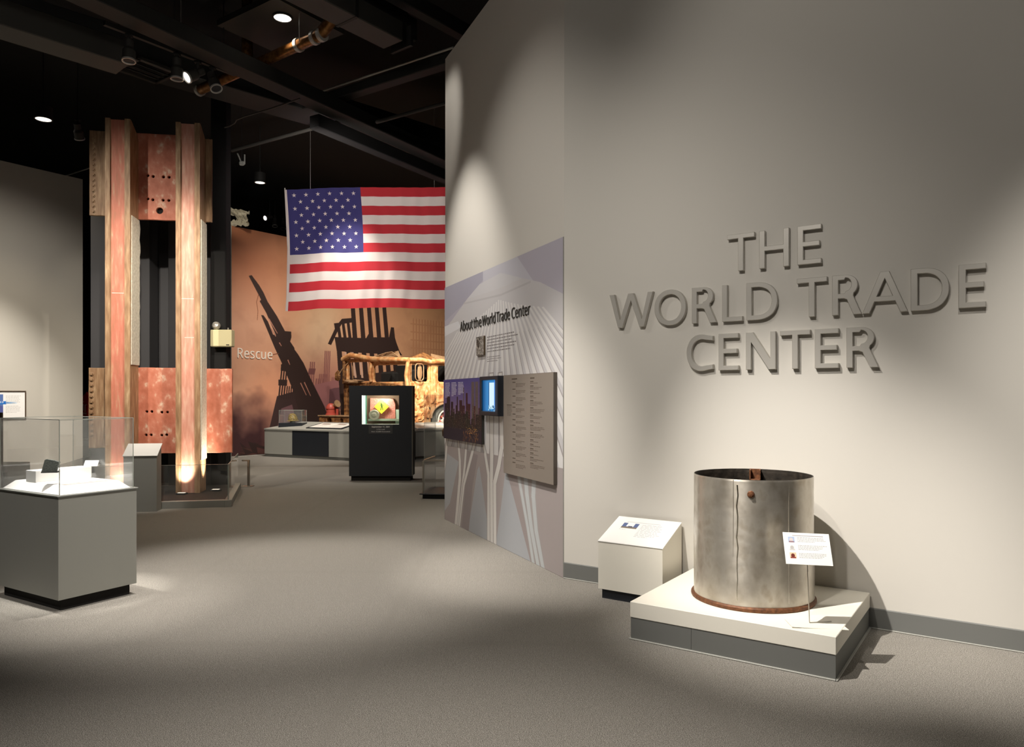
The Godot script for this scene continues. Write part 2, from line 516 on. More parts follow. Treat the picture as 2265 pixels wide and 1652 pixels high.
func room() -> void:
	var f := struct("floor", boxed(Vector3(-22, -0.2, -32), Vector3(9, 0, 6)), M.carpet)
	f.set_meta("label", "grey brown loop pile carpet")
	struct("ceiling", boxed(Vector3(-22, 7.2, -32), Vector3(9, 7.4, 6)), M.deep)
	struct("wall_north", boxed(Vector3(-22, 0, -32.2), Vector3(9, 7.4, -32)), M.deep)
	struct("wall_south", boxed(Vector3(-22, 0, 6), Vector3(9, 7.4, 6.2)), M.black)
	struct("wall_west", boxed(Vector3(-22.2, 0, -32), Vector3(-22, 7.4, 6)), M.deep)
	struct("wall_east", boxed(Vector3(9, 0, -32), Vector3(9.2, 7.4, 6)), M.black)
	# the wall with the metal sign, the wall with the photo panel
	M.right = frame_at(Vector3(0.432, 0, -6.067), Vector3(2.56, 0, 1.762))
	M.middle = frame_at(Vector3(-0.808, 0, -8.956), Vector3(1.24, 0, 2.889))
	M.left = frame_at(lying(183, 1050), Vector3(-0.6896, 0, 1.0))
	M.mural = frame_at(Vector3(-6.8466, 0, -18), Vector3(0.764, 0, -1))
	struct("wall_right", boxed(Vector3(0, 0, -0.2), Vector3(7.6, 5.6, 0)), M.wall).transform = M.right
	var b := MB.new()
	b.plate([Vector2(0, 0), Vector2(0.012, 0), Vector2(0.009, 0.125), Vector2(0.004, 0.13), Vector2(0, 0.13)], [], 0, 7.6)
	var turned := Transform3D(M.right.basis * Basis(Vector3(0, 0, 1), Vector3.UP, Vector3(-1, 0, 0)), M.right.origin + M.right.basis.x * 7.6)
	struct("baseboard_right", b, M.rubber).transform = turned
	struct("trim_1", boxed(Vector3(0, 0, 0.008), Vector3(7.6, 0.008, 0.02), 0.003), M.grey).transform = M.right
	struct("wall_middle", boxed(Vector3(0, 0, -0.2), Vector3(3.144, 5.59, 0)), M.wall).transform = M.middle
	var lw: Transform3D = M.left
	lw.basis = Basis(-lw.basis.x, Vector3.UP, -lw.basis.z) if lw.basis.z.z < 0 else lw.basis
	if lw.basis.z.dot(Vector3(0, 0, 0) - lw.origin) < 0: lw.basis = Basis(-lw.basis.x, Vector3.UP, -lw.basis.z)
	var flip: float = 1.0 if lw.basis.x.z > 0 else -1.0
	M.left = lw
	M.left_sign = flip
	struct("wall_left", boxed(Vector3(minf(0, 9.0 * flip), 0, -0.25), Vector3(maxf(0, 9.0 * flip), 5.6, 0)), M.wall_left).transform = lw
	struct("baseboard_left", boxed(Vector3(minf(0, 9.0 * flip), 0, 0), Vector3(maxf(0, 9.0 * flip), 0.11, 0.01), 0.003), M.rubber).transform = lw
	struct("wall_back", boxed(Vector3(0, 0, -0.25), Vector3(11, 5.65, 0)), M.wall).transform = M.mural

func overhead() -> void:
	var H := 5.9
	var d2 := Vector3(0.568, 0, -0.823)
	var d1 := Vector3(-0.823, 0, -0.567)
	# long beam crossing the picture
	var mb := MB.new()
	var a := lying(178, 0, 5.75)
	var b := lying(985, 365, 5.75)
	var dir := (b - a).normalized()
	mb.beam(a - dir * 3 + Vector3.UP * 0.2, b + dir * 4 + Vector3.UP * 0.2, 0.3, 0.2, 0.01)
	single("ceiling_beam", mb, M.duct_dark, "long dark ceiling beam crossing in front of the copper pipe", "beam")
	mb = MB.new()
	a = lying(815, 306, 5.75); b = lying(985, 380, 5.75); dir = (b - a).normalized()
	mb.beam(a - dir * 1.2, b + dir * 3, 0.2, 0.2, 0.01)
	single("ceiling_beam", mb, M.deep, "short dark ceiling beam above the hanging flag, farther than the long one", "beam")
	mb = MB.new()
	a = lying(735, 207, 6.15); b = lying(1003, 120, 6.15)
	mb.beam(a - (b - a) * 0.25, b + (b - a) * 0.5, 0.18, 0.14, 0.01)
	single("ceiling_beam", mb, M.duct_dark, "dark ceiling beam under the bright conduit, ending behind the wall top", "beam")
	mb = MB.new()
	a = lying(0, 12, H); b = lying(290, 108, H); dir = (b - a).normalized()
	mb.beam(a - dir * 4, b - dir * 0.1, 0.42, 0.3, 0.01)
	single("ceiling_beam", mb, M.duct, "wide grey ceiling beam above the row of track lights", "beam")
	mb = MB.new()
	a = lying(110, 30, 6.5); b = lying(470, 142, 6.5); dir = (b - a).normalized()
	mb.beam(a - dir * 3, b + dir * 5, 0.6, 0.4, 0.01)
	single("ceiling_beam", mb, M.duct_dark, "broad dark ceiling beam directly behind the track lights", "beam")
	# ducts overhead
	mb = MB.new()
	a = lying(672, 0, 6.0); b = lying(870, 100, 6.0); dir = (b - a).normalized()
	mb.beam(a - dir * 3 + Vector3.UP * 0.25, b + Vector3.UP * 0.25, 0.36, 0.25, 0.01)
	var duct := thing("air_duct", "square grey ceiling duct just right of the round downlight", "duct")
	put("body", mb, M.duct, duct)
	for k in 4:
		mb = MB.new()
		mb.beam(a + dir * (k * 0.9 - 1.2) + Vector3.UP * 0.255, a + dir * (k * 0.9 - 1.16) + Vector3.UP * 0.255, 0.38, 0.26)
		put("flange", mb, M.duct_dark, duct)
	mb = MB.new()
	a = lying(718, 0, 6.3); b = lying(912, 96, 6.3)
	mb.beam(a - dir * 3 + Vector3.UP * 0.3, b + Vector3.UP * 0.3, 0.2, 0.3, 0.01)
	single("air_duct", mb, M.duct_dark, "narrow dark duct running alongside the square grey duct", "duct")
	mb = MB.new()
	a = lying(800, 0, 6.7); b = lying(884, 52, 6.7)
	mb.beam(a - dir * 1 + Vector3.UP * 0.3, b + Vector3.UP * 0.3, 0.34, 0.3, 0.01)
	single("ceiling_box", mb, M.duct, "short hanging grey metal box at the top of the picture", "box")
	mb = MB.new()
	a = lying(880, 12, 6.4); b = lying(1020, 82, 6.4)
	mb.beam(a - dir * 2 + Vector3.UP * 0.2, b + dir + Vector3.UP * 0.2, 0.16, 0.2, 0.01)
	single("air_duct", mb, M.duct_dark, "thin dark duct nearest the upper edge of the pale wall", "duct")
	# pale ceiling panel round the largest downlight
	var cn := lying(480, 57, 6.35)
	var panel := MB.new()
	panel.prism([Vector2(cn.x, cn.z), Vector2(cn.x + d2.x * 1.1, cn.z + d2.z * 1.1), Vector2(cn.x + d2.x * 1.1 - d1.x * 1.2, cn.z + d2.z * 1.1 - d1.z * 1.2), Vector2(cn.x - d1.x * 1.2, cn.z - d1.z * 1.2)], 6.35, 6.43)
	single("ceiling_panel", panel, M.duct, "suspended grey ceiling panel around the largest downlight", "ceiling panel")
	# pipes
	var copper := mottled([[0.0, c8(86, 52, 26)], [0.5, c8(140, 94, 50)], [1.0, c8(196, 150, 96)]], 0.02, 1.2, 0.35, 51, 0.2, 0.6)
	var pipe := thing("copper_pipe", "thick copper coloured pipe slanting up behind the long beam", "pipe")
	mb = MB.new()
	a = lying(440, 200, 6.06); b = lying(700, 82, 6.06)
	mb.tube([a, b], 0.07, 16)
	put("pipe", mb, copper, pipe)
	mb = MB.new()
	mb.tube([b, b + (b - a).normalized() * 0.1 + Vector3.UP * 0.02, b + (b - a).normalized() * 0.35 + Vector3.UP * 0.16], 0.075, 16)
	put("elbow", mb, copper, pipe)
	for e in [0.0, 0.86, 0.98, 1.03]:
		mb = MB.new()
		var q: Vector3 = a.lerp(b, e)
		mb.tube([q, q + (b - a).normalized() * 0.05], 0.088, 16)
		put("coupling", mb, M.conduit, pipe)
	mb = MB.new()
	var q0 := a.lerp(b, 0.45)
	mb.tube([q0 + Vector3.UP * 0.03, q0 + Vector3.UP * 1.25], 0.075, 14)
	single("drop_pipe", mb, copper, "upright brown pipe dropping onto the slanting copper pipe", "pipe")
	for e in [[[715, 201], [1003, 105], 6.17, 0.016, "bright straight metal conduit along the beam beside the pale wall"], [[513, 333], [775, 262], 5.86, 0.03, "dark straight pipe above and behind the hanging flag"], [[833, 270], [985, 228], 5.8, 0.03, "grey pipe with a bend right of the long beam"], [[95, 405], [200, 371], 5.78, 0.012, "thin pale cable above the left wall's corner"]]:
		mb = MB.new()
		mb.tube([lying(e[0][0], e[0][1], e[2]), lying(e[1][0], e[1][1], e[2])], e[3], 8)
		single("conduit", mb, M.conduit if e[3] < 0.02 else M.duct, e[4], "conduit")
	mb = MB.new()
	mb.tube([lying(497, 282, 5.7), lying(509, 278, 5.7), lying(519, 272, 5.7), lying(523, 265, 5.7), lying(540, 258, 5.7), lying(600, 240, 5.7), lying(663, 218, 5.7)], 0.011, 6)
	single("cable", mb, M.duct, "thin sagging grey cable to the right of the steel columns' tops", "cable")
	for e in [[400, 12, 62, 6.8], [546, 84, 126, 6.2], [662, 42, 93, 5.98]]:
		mb = MB.new()
		var w := lying(e[0], e[2], e[3])
		mb.tube([w, w + Vector3.UP * (7.2 - e[3])], 0.006, 6)
		single("hanger_rod", mb, M.conduit, {400: "hanger rod above the track lights", 546: "hanger rod left of the upright brown pipe", 662: "hanger rod holding the copper pipe's upper end"}[e[0]], "rod")
	# air vent
	var vent := thing("air_vent", "square dark ceiling air vent between the track lights and the steel columns", "vent", Transform3D(Basis.IDENTITY, lying(327, 157, 6.0)))
	vent.rotation.y = -atan2(d2.z, d2.x)
	for k in 4:
		var fr := MB.new()
		fr.xf = Transform3D(Basis(Vector3.UP, PI / 2 * k), Vector3.ZERO)
		fr.box(Vector3(-0.3, -0.02, 0.25), Vector3(0.3, 0.03, 0.3), 0.006)
		put("frame", fr, M.duct, vent)
	for k in 4:
		var sl := MB.new()
		sl.xf = Transform3D(Basis(Vector3.RIGHT, 0.6), Vector3(0, 0.02, -0.18 + k * 0.12))
		sl.box(Vector3(-0.25, -0.004, -0.04), Vector3(0.25, 0.004, 0.04))
		put("slat", sl, M.duct, vent)
	# round downlights, each a can with a glowing lens and its own light below
	var white := Color(1, 0.96, 0.9)
	for e in [[625, 40, 6.33, 10.0, 0.108, "largest round downlight, in the grey ceiling panel"], [96, 264, 6.0, 8.0, 0.115, "leftmost round downlight, alone in the dark above the left wall"], [575, 404, 6.0, 10.0, 0.1, "round downlight just left of the flag's top corner"]]:
		var p := lying(e[0], e[1], e[2])
		var dl := thing("downlight", e[5], "downlight", Transform3D(Basis.IDENTITY, p), "round ceiling downlights")
		var can := MB.new()
		can.lathe([Vector2(e[4] + 0.015, 0.0), Vector2(e[4] + 0.015, 0.2), Vector2(0.0, 0.2)], 28)
		put("housing", can, M.duct_dark, dl)
		can = MB.new()
		can.lathe([Vector2(e[4], 0.008), Vector2(e[4], -0.004), Vector2(e[4] + 0.02, -0.004), Vector2(e[4] + 0.02, 0.012)], 28)
		put("trim_ring", can, M.duct, dl)
		can = MB.new()
		can.lathe([Vector2(0.001, 0.004), Vector2(e[4], 0.004)], 28)
		put("lens", can, glow(white, 3.0), dl)
		can = MB.new()
		can.tube([Vector3(0, 0.2, 0), Vector3(0, 7.2 - p.y, 0)], 0.012, 8)
		put("hanger", can, M.duct_dark, dl)
		spot(p + Vector3.DOWN * 0.03, p + Vector3.DOWN * 3, e[3], 40, 1.0, Color(1, 0.93, 0.82), 0.08)
	# track with its heads
	mb = MB.new()
	a = lying(230, 46, 5.82); b = lying(520, 160, 5.82)
	var tk := thing("light_track", "straight black track carrying the spotlights left of the copper pipe", "light track")
	mb.beam(a, b, 0.05, 0.05)
	put("rail", mb, M.duct_dark, tk)
	for e in [0.1, 0.5, 0.9]:
		mb = MB.new()
		var hp: Vector3 = a.lerp(b, e)
		mb.tube([hp, Vector3(hp.x, 7.2, hp.z)], 0.006, 6)
		put("hanger", mb, M.duct_dark, tk)
	for e in [[285, Vector3(0.05, -1, 0.1), false, "black track spotlight pointing straight down, farthest left of the row"], [391, Vector3(0, -1, 0), false, "dark track spotlight hanging second from the left on the track"], [437, Vector3(-0.55, -0.6, 0.62), true, "lit track spotlight with a glaring white face above the steel columns"], [470, Vector3(0.45, -1, 0.3), false, "track spotlight tilted away, at the copper pipe's lower end"]]:
		var f := 0.0
		while f < 1.0 and CX + a.lerp(b, f).x * F / -a.lerp(b, f).z < e[0]: f += 0.002
		track_head(a.lerp(b, f) + Vector3.DOWN * 0.056, e[1], e[2], e[3], "spotlights on the black track", 0.0)
	track_head(at(596, 470, 21.5), Vector3(-0.55, -0.4, 1), true, "small lit spotlight above the mural wall left of the flag", "", 1.0)
	for e in [[608, 478, "unlit spotlight beyond the mural wall, beside the small lit one"], [626, 484, "unlit spotlight beyond the mural wall, touching the flag's left edge"]]:
		track_head(at(e[0], e[1], 21.5), Vector3(0.1, -1, 0.3), false, e[2], "unlit spotlights beyond the mural wall", 1.0)
	track_head(lying(172, 265, 6.0), Vector3(-0.2, -1, -0.75), true, "half hidden spotlight showing a thin white crescent, left of the columns", "", 1.0)

func track_head(p: Vector3, aim: Vector3, lit: bool, label: String, group: String, hang: float) -> void:
	aim = aim.normalized()
	var side := aim.cross(Vector3.FORWARD if absf(aim.z) < 0.9 else Vector3.RIGHT).normalized()
	var o := thing("track_spotlight", label, "spotlight", Transform3D(Basis.IDENTITY, p), group)
	var stem := MB.new()
	stem.tube([Vector3.ZERO, Vector3(0, -0.11, 0)], 0.022, 10)
	stem.box(Vector3(-0.035, -0.02, -0.035), Vector3(0.035, 0.01, 0.035), 0.004)
	if hang > 0.0: stem.tube([Vector3.ZERO, Vector3(0, 7.2 - p.y, 0)], 0.01, 8)
	put("stem", stem, M.duct_dark, o)
	var head := MB.new()
	head.xf = Transform3D(Basis(side, -aim, side.cross(-aim)), Vector3(0, -0.14, 0))
	head.lathe([Vector2(0.072, -0.17), Vector2(0.072, -0.05), Vector2(0.05, -0.01), Vector2(0.05, 0.08), Vector2(0.0, 0.09)], 24)
	put("housing", head, M.duct, o)
	var ring := MB.new()
	ring.xf = head.xf
	ring.lathe([Vector2(0.06, -0.165), Vector2(0.066, -0.18), Vector2(0.078, -0.18), Vector2(0.078, -0.16)], 24)
	put("rim", ring, M.conduit, o)
	var lens := MB.new()
	lens.xf = head.xf
	lens.lathe([Vector2(0.001, -0.168), Vector2(0.064, -0.168)], 24)
	put("lens", lens, glow(Color(1, 0.97, 0.95), 3.0) if lit else M.charcoal, o)
	if lit: spot(p + head.xf.origin + aim * 0.19, p + head.xf.origin + aim * 3, 1.2, 22, 0.8, Color(1, 0.95, 0.88), 0.05)

func arc(cx: float, cy: float, rx: float, ry: float, from: float, to: float, n: int, p := 2.0) -> Array:
	var out := []
	for i in n + 1:
		var a := deg_to_rad(lerpf(from, to, float(i) / n))
		var c := cos(a)
		var s := sin(a)
		out.append(Vector2(cx + rx * signf(c) * pow(absf(c), 2.0 / p), cy + ry * signf(s) * pow(absf(s), 2.0 / p)))
	return out

func glyph(ch: String, w: float, h := 0.262) -> Array:          # [outline, holes]
	var s := 0.039       # stems
	var b := 0.033       # bars
	var V := func(l: Array) -> Array:
		var o := []
		for i in range(0, l.size(), 2): o.append(Vector2(l[i], l[i + 1]))
		return o
	match ch:
		"T": return [V.call([w / 2 - s / 2, 0, w / 2 + s / 2, 0, w / 2 + s / 2, h - b, w, h - b, w, h, 0, h, 0, h - b, w / 2 - s / 2, h - b]), []]
		"H": return [V.call([0, 0, s, 0, s, 0.12, w - s, 0.12, w - s, 0, w, 0, w, h, w - s, h, w - s, 0.12 + b, s, 0.12 + b, s, h, 0, h]), []]
		"E": return [V.call([0, 0, w, 0, w, b, s, b, s, 0.12, w * 0.93, 0.12, w * 0.93, 0.12 + b, s, 0.12 + b, s, h - b, w, h - b, w, h, 0, h]), []]
		"L": return [V.call([0, 0, w, 0, w, b, s, b, s, h, 0, h]), []]
		"W": return [V.call([w * 0.2, 0, w * 0.31, 0, w * 0.5, h * 0.78, w * 0.69, 0, w * 0.8, 0, w, h, w - 0.043, h, w * 0.75, 0.06, w * 0.56, h, w * 0.44, h, w * 0.25, 0.06, 0.043, h, 0, h]), []]
		"N": return [V.call([0, 0, s * 0.95, 0, s * 0.95, h - 0.07, w - 0.048, 0, w, 0, w, h, w - s * 0.95, h, w - s * 0.95, 0.075, 0.05, h, 0, h]), []]
		"A": return [V.call([0, 0, 0.043, 0, 0.072, 0.072, w - 0.072, 0.072, w - 0.043, 0, w, 0, w / 2 + 0.026, h, w / 2 - 0.026, h]), [V.call([0.086, 0.072 + b, w - 0.086, 0.072 + b, w / 2, h - 0.045])]]
		"O": return [arc(w / 2, h / 2, w / 2, h / 2 + 0.003, 0, 352, 45, 2.1), [arc(w / 2, h / 2, w / 2 - s, h / 2 - b, 0, 352, 45, 2.1)]]
		"D": return [V.call([0, 0, w * 0.3, 0]) + arc(w * 0.34, h / 2, w * 0.66, h / 2, -88, 88, 26, 2.25) + V.call([w * 0.3, h, 0, h]), [V.call([s, b, w * 0.3, b]) + arc(w * 0.34, h / 2, w * 0.66 - s, h / 2 - b, -88, 88, 26, 2.25) + V.call([w * 0.3, h - b, s, h - b])]]
		"C":
			var o := arc(w * 0.55, h / 2, w * 0.55, h / 2 + 0.003, 72, 288, 34, 2.1)
			o += V.call([w, 0.012, w, 0.012 + b])
			var i := arc(w * 0.57, h / 2, w * 0.57 - s, h / 2 - b, 288, 72, 34, 2.1)
			return [o + i + V.call([w, h - 0.012 - b, w, h - 0.012]), []]
		"R": 
			var top := h - 0.142
			var o: Array = V.call([0, 0, s, 0, s, top - 0.012, w * 0.4, top - 0.012, w * 0.5, top - 0.02, w - 0.05, 0, w, 0, w * 0.72, top + 0.004])
			o += arc(w * 0.45, (h + top) / 2 + 0.002, w * 0.42, (h - top) / 2 - 0.002, -48, 86, 16, 2.1) + V.call([w * 0.42, h, 0, h])
			var mid := (h + top) / 2 + 0.004
			var k: Array = V.call([s, top + 0.02, w * 0.42, top + 0.02]) + arc(w * 0.44, mid + 0.004, w * 0.43 - s, (h - b - top - 0.02) / 2, -84, 84, 14, 2.1) + V.call([w * 0.42, h - b, s, h - b])
			return [o, [k]]
	return [[], []]

func wall_sign() -> void:
	var rows := [["T", 1.367, 1.56, 2.384, "metal letter T at the start of the sign's short top line"], ["H", 1.592, 1.793, 2.384, "metal letter H in the middle of the sign's top line"], ["E", 1.847, 2.0, 2.384, "metal letter E ending the sign's short top line"],
		["W", 0.43, 0.798, 2.029, "wide metal letter W at the far left of the sign's middle line"], ["O", 0.809, 1.06, 2.029, "round metal letter O next to the W of the wall sign"], ["R", 1.104, 1.289, 2.029, "metal letter R between the O and the L on the wall sign"], ["L", 1.329, 1.476, 2.029, "metal letter L, the only L of the wall sign"], ["D", 1.502, 1.716, 2.029, "metal letter D closing the middle line's first word, after the L"],
		["T", 1.843, 2.036, 2.029, "metal letter T starting the middle line's second word, under the top line's E"], ["R", 2.067, 2.246, 2.029, "metal letter R touching the letter A on the wall sign"], ["A", 2.249, 2.511, 2.029, "metal letter A, the only A of the wall sign"], ["D", 2.526, 2.734, 2.029, "metal letter D between the A and the brightest E"], ["E", 2.782, 2.923, 2.029, "brightest metal letter E at the far right of the middle line"],
		["C", 1.063, 1.263, 1.682, "open round metal letter C starting the sign's bottom line"], ["E", 1.303, 1.447, 1.682, "metal letter E right after the C in the bottom line"], ["N", 1.499, 1.704, 1.682, "metal letter N in the bottom line of the wall sign"], ["T", 1.733, 1.93, 1.682, "metal letter T in the bottom line, right of the N"], ["E", 1.958, 2.107, 1.682, "second metal letter E of the bottom line, before the last R"], ["R", 2.154, 2.345, 1.682, "metal letter R ending the sign's bottom line"]]
	for e in rows:
		var g := glyph(e[0], e[2] - e[1])
		var mb := MB.new()
		mb.plate(g[0], g[1], 0.0, 0.032, 0.003)
		var xf: Transform3D = M.right
		single("sign_letter", mb, M.steel_letter, e[4], "letter", xf * Transform3D(Basis.IDENTITY, Vector3(e[1], e[3], 0.003)), "metal letters of the wall sign")

func panel_print() -> ImageTexture:
	var p := Pic.new(3.144, 2.81, 420, c8(176, 172, 184))
	var vp := Vector2(1.76, 2.92)
	p.poly([[0, 2.81], [0, 2.4], [0.75, 2.55], [1.3, 2.72], [1.3, 2.81]], c8(164, 162, 176))
	p.poly([[1.3, 2.81], [1.3, 2.6], [2.6, 2.5], [2.2, 2.81]], c8(190, 189, 198))
	# the tower seen from its foot
	var face := [[0.0, 2.30], [0.3, 2.40], [0.58, 2.50], [0.81, 2.58], [1.79, 2.57], [2.32, 2.59], [2.7, 2.5], [3.144, 2.34], [3.144, 0], [0, 0]]
	p.poly([[0.81, 2.58], [1.2, 2.69], [1.79, 2.72], [2.32, 2.59], [1.79, 2.56]], c8(198, 197, 200))
	p.poly(face, c8(196, 194, 196))
	p.poly([[0, 2.34], [0.5, 2.36], [0.6, 2.28], [0, 2.22]], c8(214, 214, 218))
	for i in 29:                                     # bright fins that spread out downwards
		var a := -0.12 + i * 0.12
		var foot := 1.7 + (a - 1.7) * 2.1
		var w := 0.066
		var y1 := 0.86
		var top := 2.46 - absf(a - 1.7) * 0.12
		var f := func(x: float, y: float) -> float: return vp.x + (x - vp.x) * (vp.y - y) / (vp.y - 0.86)
		p.poly([[f.call(foot - w, top), top], [f.call(foot + w, top), top], [foot + w, y1], [foot - w, y1]], c8(218, 216, 215))
		p.poly([[f.call(foot + w, 2.1), 2.1], [f.call(foot + w * 1.35, 2.1), 2.1], [foot + w * 1.35, y1], [foot + w, y1]], c8(158, 152, 152))
	p.line([[0.7, 2.54], [1.79, 2.50], [2.5, 2.53]], 0.02, 0.02, c8(184, 182, 184))
	# foot of the facade: mauve ground with the arches
	p.poly([[0, 0.9], [3.144, 0.9], [3.144, 0], [0, 0]], c8(166, 157, 156))
	p.poly([[0, 0.82], [0.52, 0.74], [0.2, 0.22], [0, 0.1]], c8(176, 180, 184))
	p.poly([[1.19, 0.75], [1.13, 0.7], [0.84, 0.0], [1.5, 0.0], [1.3, 0.5]], c8(172, 175, 180))
	p.poly([[1.91, 0.76], [2.02, 0.72], [2.3, 0.4], [2.62, 0.0], [1.66, 0.0], [1.8, 0.4]], c8(172, 175, 180))
	p.poly([[1.95, 0.76], [2.2, 0.8], [2.5, 0.35], [2.75, 0.0], [2.5, 0.0], [2.25, 0.35]], c8(158, 148, 147))
	p.poly([[0.75, 0.9], [1.15, 0.86], [0.98, 0.5], [0.86, 0.0], [0.62, 0.0], [0.75, 0.5]], c8(152, 143, 143))
	var fin := c8(219, 216, 212)
	var edge := c8(150, 144, 142)
	for e in [[[[0.5, 1.0], [0.56, 0.75], [0.56, 0.55], [0.42, 0.0]], 0.06, 0.09], [[[0.79, 1.0], [0.73, 0.72], [0.66, 0.5], [0.5, 0.0]], 0.055, 0.07], [[[1.06, 1.0], [0.86, 0.72], [0.7, 0.5], [0.54, 0.0]], 0.06, 0.05],
		[[[1.27, 1.06], [1.36, 0.9], [1.46, 0.68], [1.46, 0.0]], 0.055, 0.075], [[[1.54, 1.7], [1.55, 0.9], [1.54, 0.64], [1.55, 0.0]], 0.1, 0.075], [[[1.78, 1.7], [1.82, 1.0], [1.74, 0.8], [1.63, 0.62], [1.64, 0.0]], 0.09, 0.075],
		[[[2.14, 0.95], [2.3, 0.6], [2.44, 0.3], [2.56, 0.0]], 0.05, 0.05], [[[2.36, 0.95], [2.42, 0.6], [2.52, 0.3], [2.66, 0.0]], 0.08, 0.06], [[[2.6, 0.95], [2.56, 0.6], [2.62, 0.3], [2.76, 0.0]], 0.08, 0.06], [[[0.1, 1.0], [0.04, 0.74], [-0.05, 0.55]], 0.06, 0.06]]:
		var dim: bool = e[0][0][0] > 2.1
		p.line(e[0], e[1] + 0.035, e[2] + 0.02, edge if not dim else c8(168, 166, 166))
		p.line(e[0], e[1], e[2], fin if not dim else c8(190, 194, 196))
	# the small paragraph
	p.words(1.42, 2.10, 0.8, 6, 0.03, 0.018, c8(120, 116, 116))
	p.words(1.42, 1.895, 0.4, 3, 0.022, 0.013, c8(132, 128, 128))
	return p.done()

func skyline_print() -> ImageTexture:
	var p := Pic.new(1.29, 0.7, 640, c8(58, 56, 112))
	p.shade(func(x: float, y: float) -> Color:
		var t := clampf((y - 0.2) / 0.5, 0, 1)
		return Color8(176, 142, 164).lerp(Color8(74, 70, 140), pow(t, 0.8)).lerp(Color8(70, 68, 134), clampf(x - 0.6, 0, 0.5)))
	p.rect(0, 0, 1.29, 0.2, c8(34, 32, 52))
	var r := p.r
	var build := [[0.04, 0.1, 0.42], [0.12, 0.13, 0.5], [0.28, 0.08, 0.44], [0.37, 0.04, 0.36], [0.45, 0.05, 0.4], [0.49, 0.04, 0.5], [0.58, 0.1, 0.46], [0.71, 0.03, 0.6], [0.68, 0.09, 0.4], [0.8, 0.06, 0.54], [0.86, 0.09, 0.42], [0.98, 0.09, 0.66], [1.1, 0.09, 0.66], [1.05, 0.05, 0.4], [1.2, 0.09, 0.38]]
	for b in build: p.rect(b[0], 0.16, b[1], b[2] - 0.16, c8(44 + int(b[0] * 24), 30, 42) if b[2] < 0.6 else c8(96, 84, 84))
	for i in 70: p.rect(r.randf_range(0.0, 1.25), 0.14, r.randf_range(0.03, 0.09), r.randf_range(0.05, 0.2), c8(r.randi_range(22, 40), r.randi_range(20, 32), 30))
	for i in 800:
		var x := r.randf_range(0.02, 1.26)
		var y := r.randf_range(0.13, 0.36) if r.randf() < 0.8 or x < 0.95 else r.randf_range(0.3, 0.64)
		var warm := r.randf()
		p.rect(x, y, r.randf_range(0.002, 0.004), r.randf_range(0.002, 0.006), c8(240, 206, 140).lerp(c8(170, 158, 166), warm))
	for i in 70: p.rect(r.randf_range(0.82, 1.16), r.randf_range(0.09, 0.16), 0.012, 0.005, c8(240, 180, 90))
	for i in 60: p.rect(r.randf_range(0.7, 1.2), r.randf_range(0.0, 0.1), 0.008, r.randf_range(0.01, 0.03), c8(150, 100, 50))
	for k in 3: p.words(0.06 + k * 0.24, 0.655, 0.19, 11 - k, 0.0105 + 0.006, 0.014, c8(214, 210, 224))
	return p.done()

func timeline_print() -> ImageTexture:
	var p := Pic.new(1.088, 0.945, 700, c8(134, 125, 116))
	var ink := c8(84, 74, 66)
	p.rect(0.2, 0.9, 0.13, 0.012, ink); p.rect(0.62, 0.9, 0.09, 0.012, ink)
	for x in [0.27, 0.62]:
		var y := 0.87
		while y > 0.1:
			var rows := p.r.randi_range(1, 3)
			p.rect(x - (0.05 if x < 0.5 else 0.0), y, 0.07, 0.009, ink)
			p.words(x + (0.03 if x < 0.5 else 0.0), y - 0.013, 0.24 if x < 0.5 else 0.3, rows, 0.013, 0.011, c8(98, 88, 80))
			y -= 0.026 + rows * 0.013
	p.rect(0.08, 0.655, 0.12, 0.009, ink)
	p.words(0.09, 0.64, 0.12, 7, 0.014, 0.012, c8(100, 92, 84))
	return p.done()

func framed(xf: Transform3D, w: float, h: float, depth: float, frame_m: Material, print_m: Material, called: String, label: String, category: String) -> Node3D:
	var o := thing(called, label, category, xf)
	put("backing", boxed(Vector3(0, 0, 0), Vector3(w, h, depth), 0.003), frame_m, o)
	var mb := MB.new()
	mb.quad(Vector3(0.002, 0.002, depth + 0.0015), Vector3(w - 0.002, 0.002, depth + 0.0015), Vector3(w - 0.002, h - 0.002, depth + 0.0015), Vector3(0.002, h - 0.002, depth + 0.0015))
	put("print", mb, print_m, o)
	return o

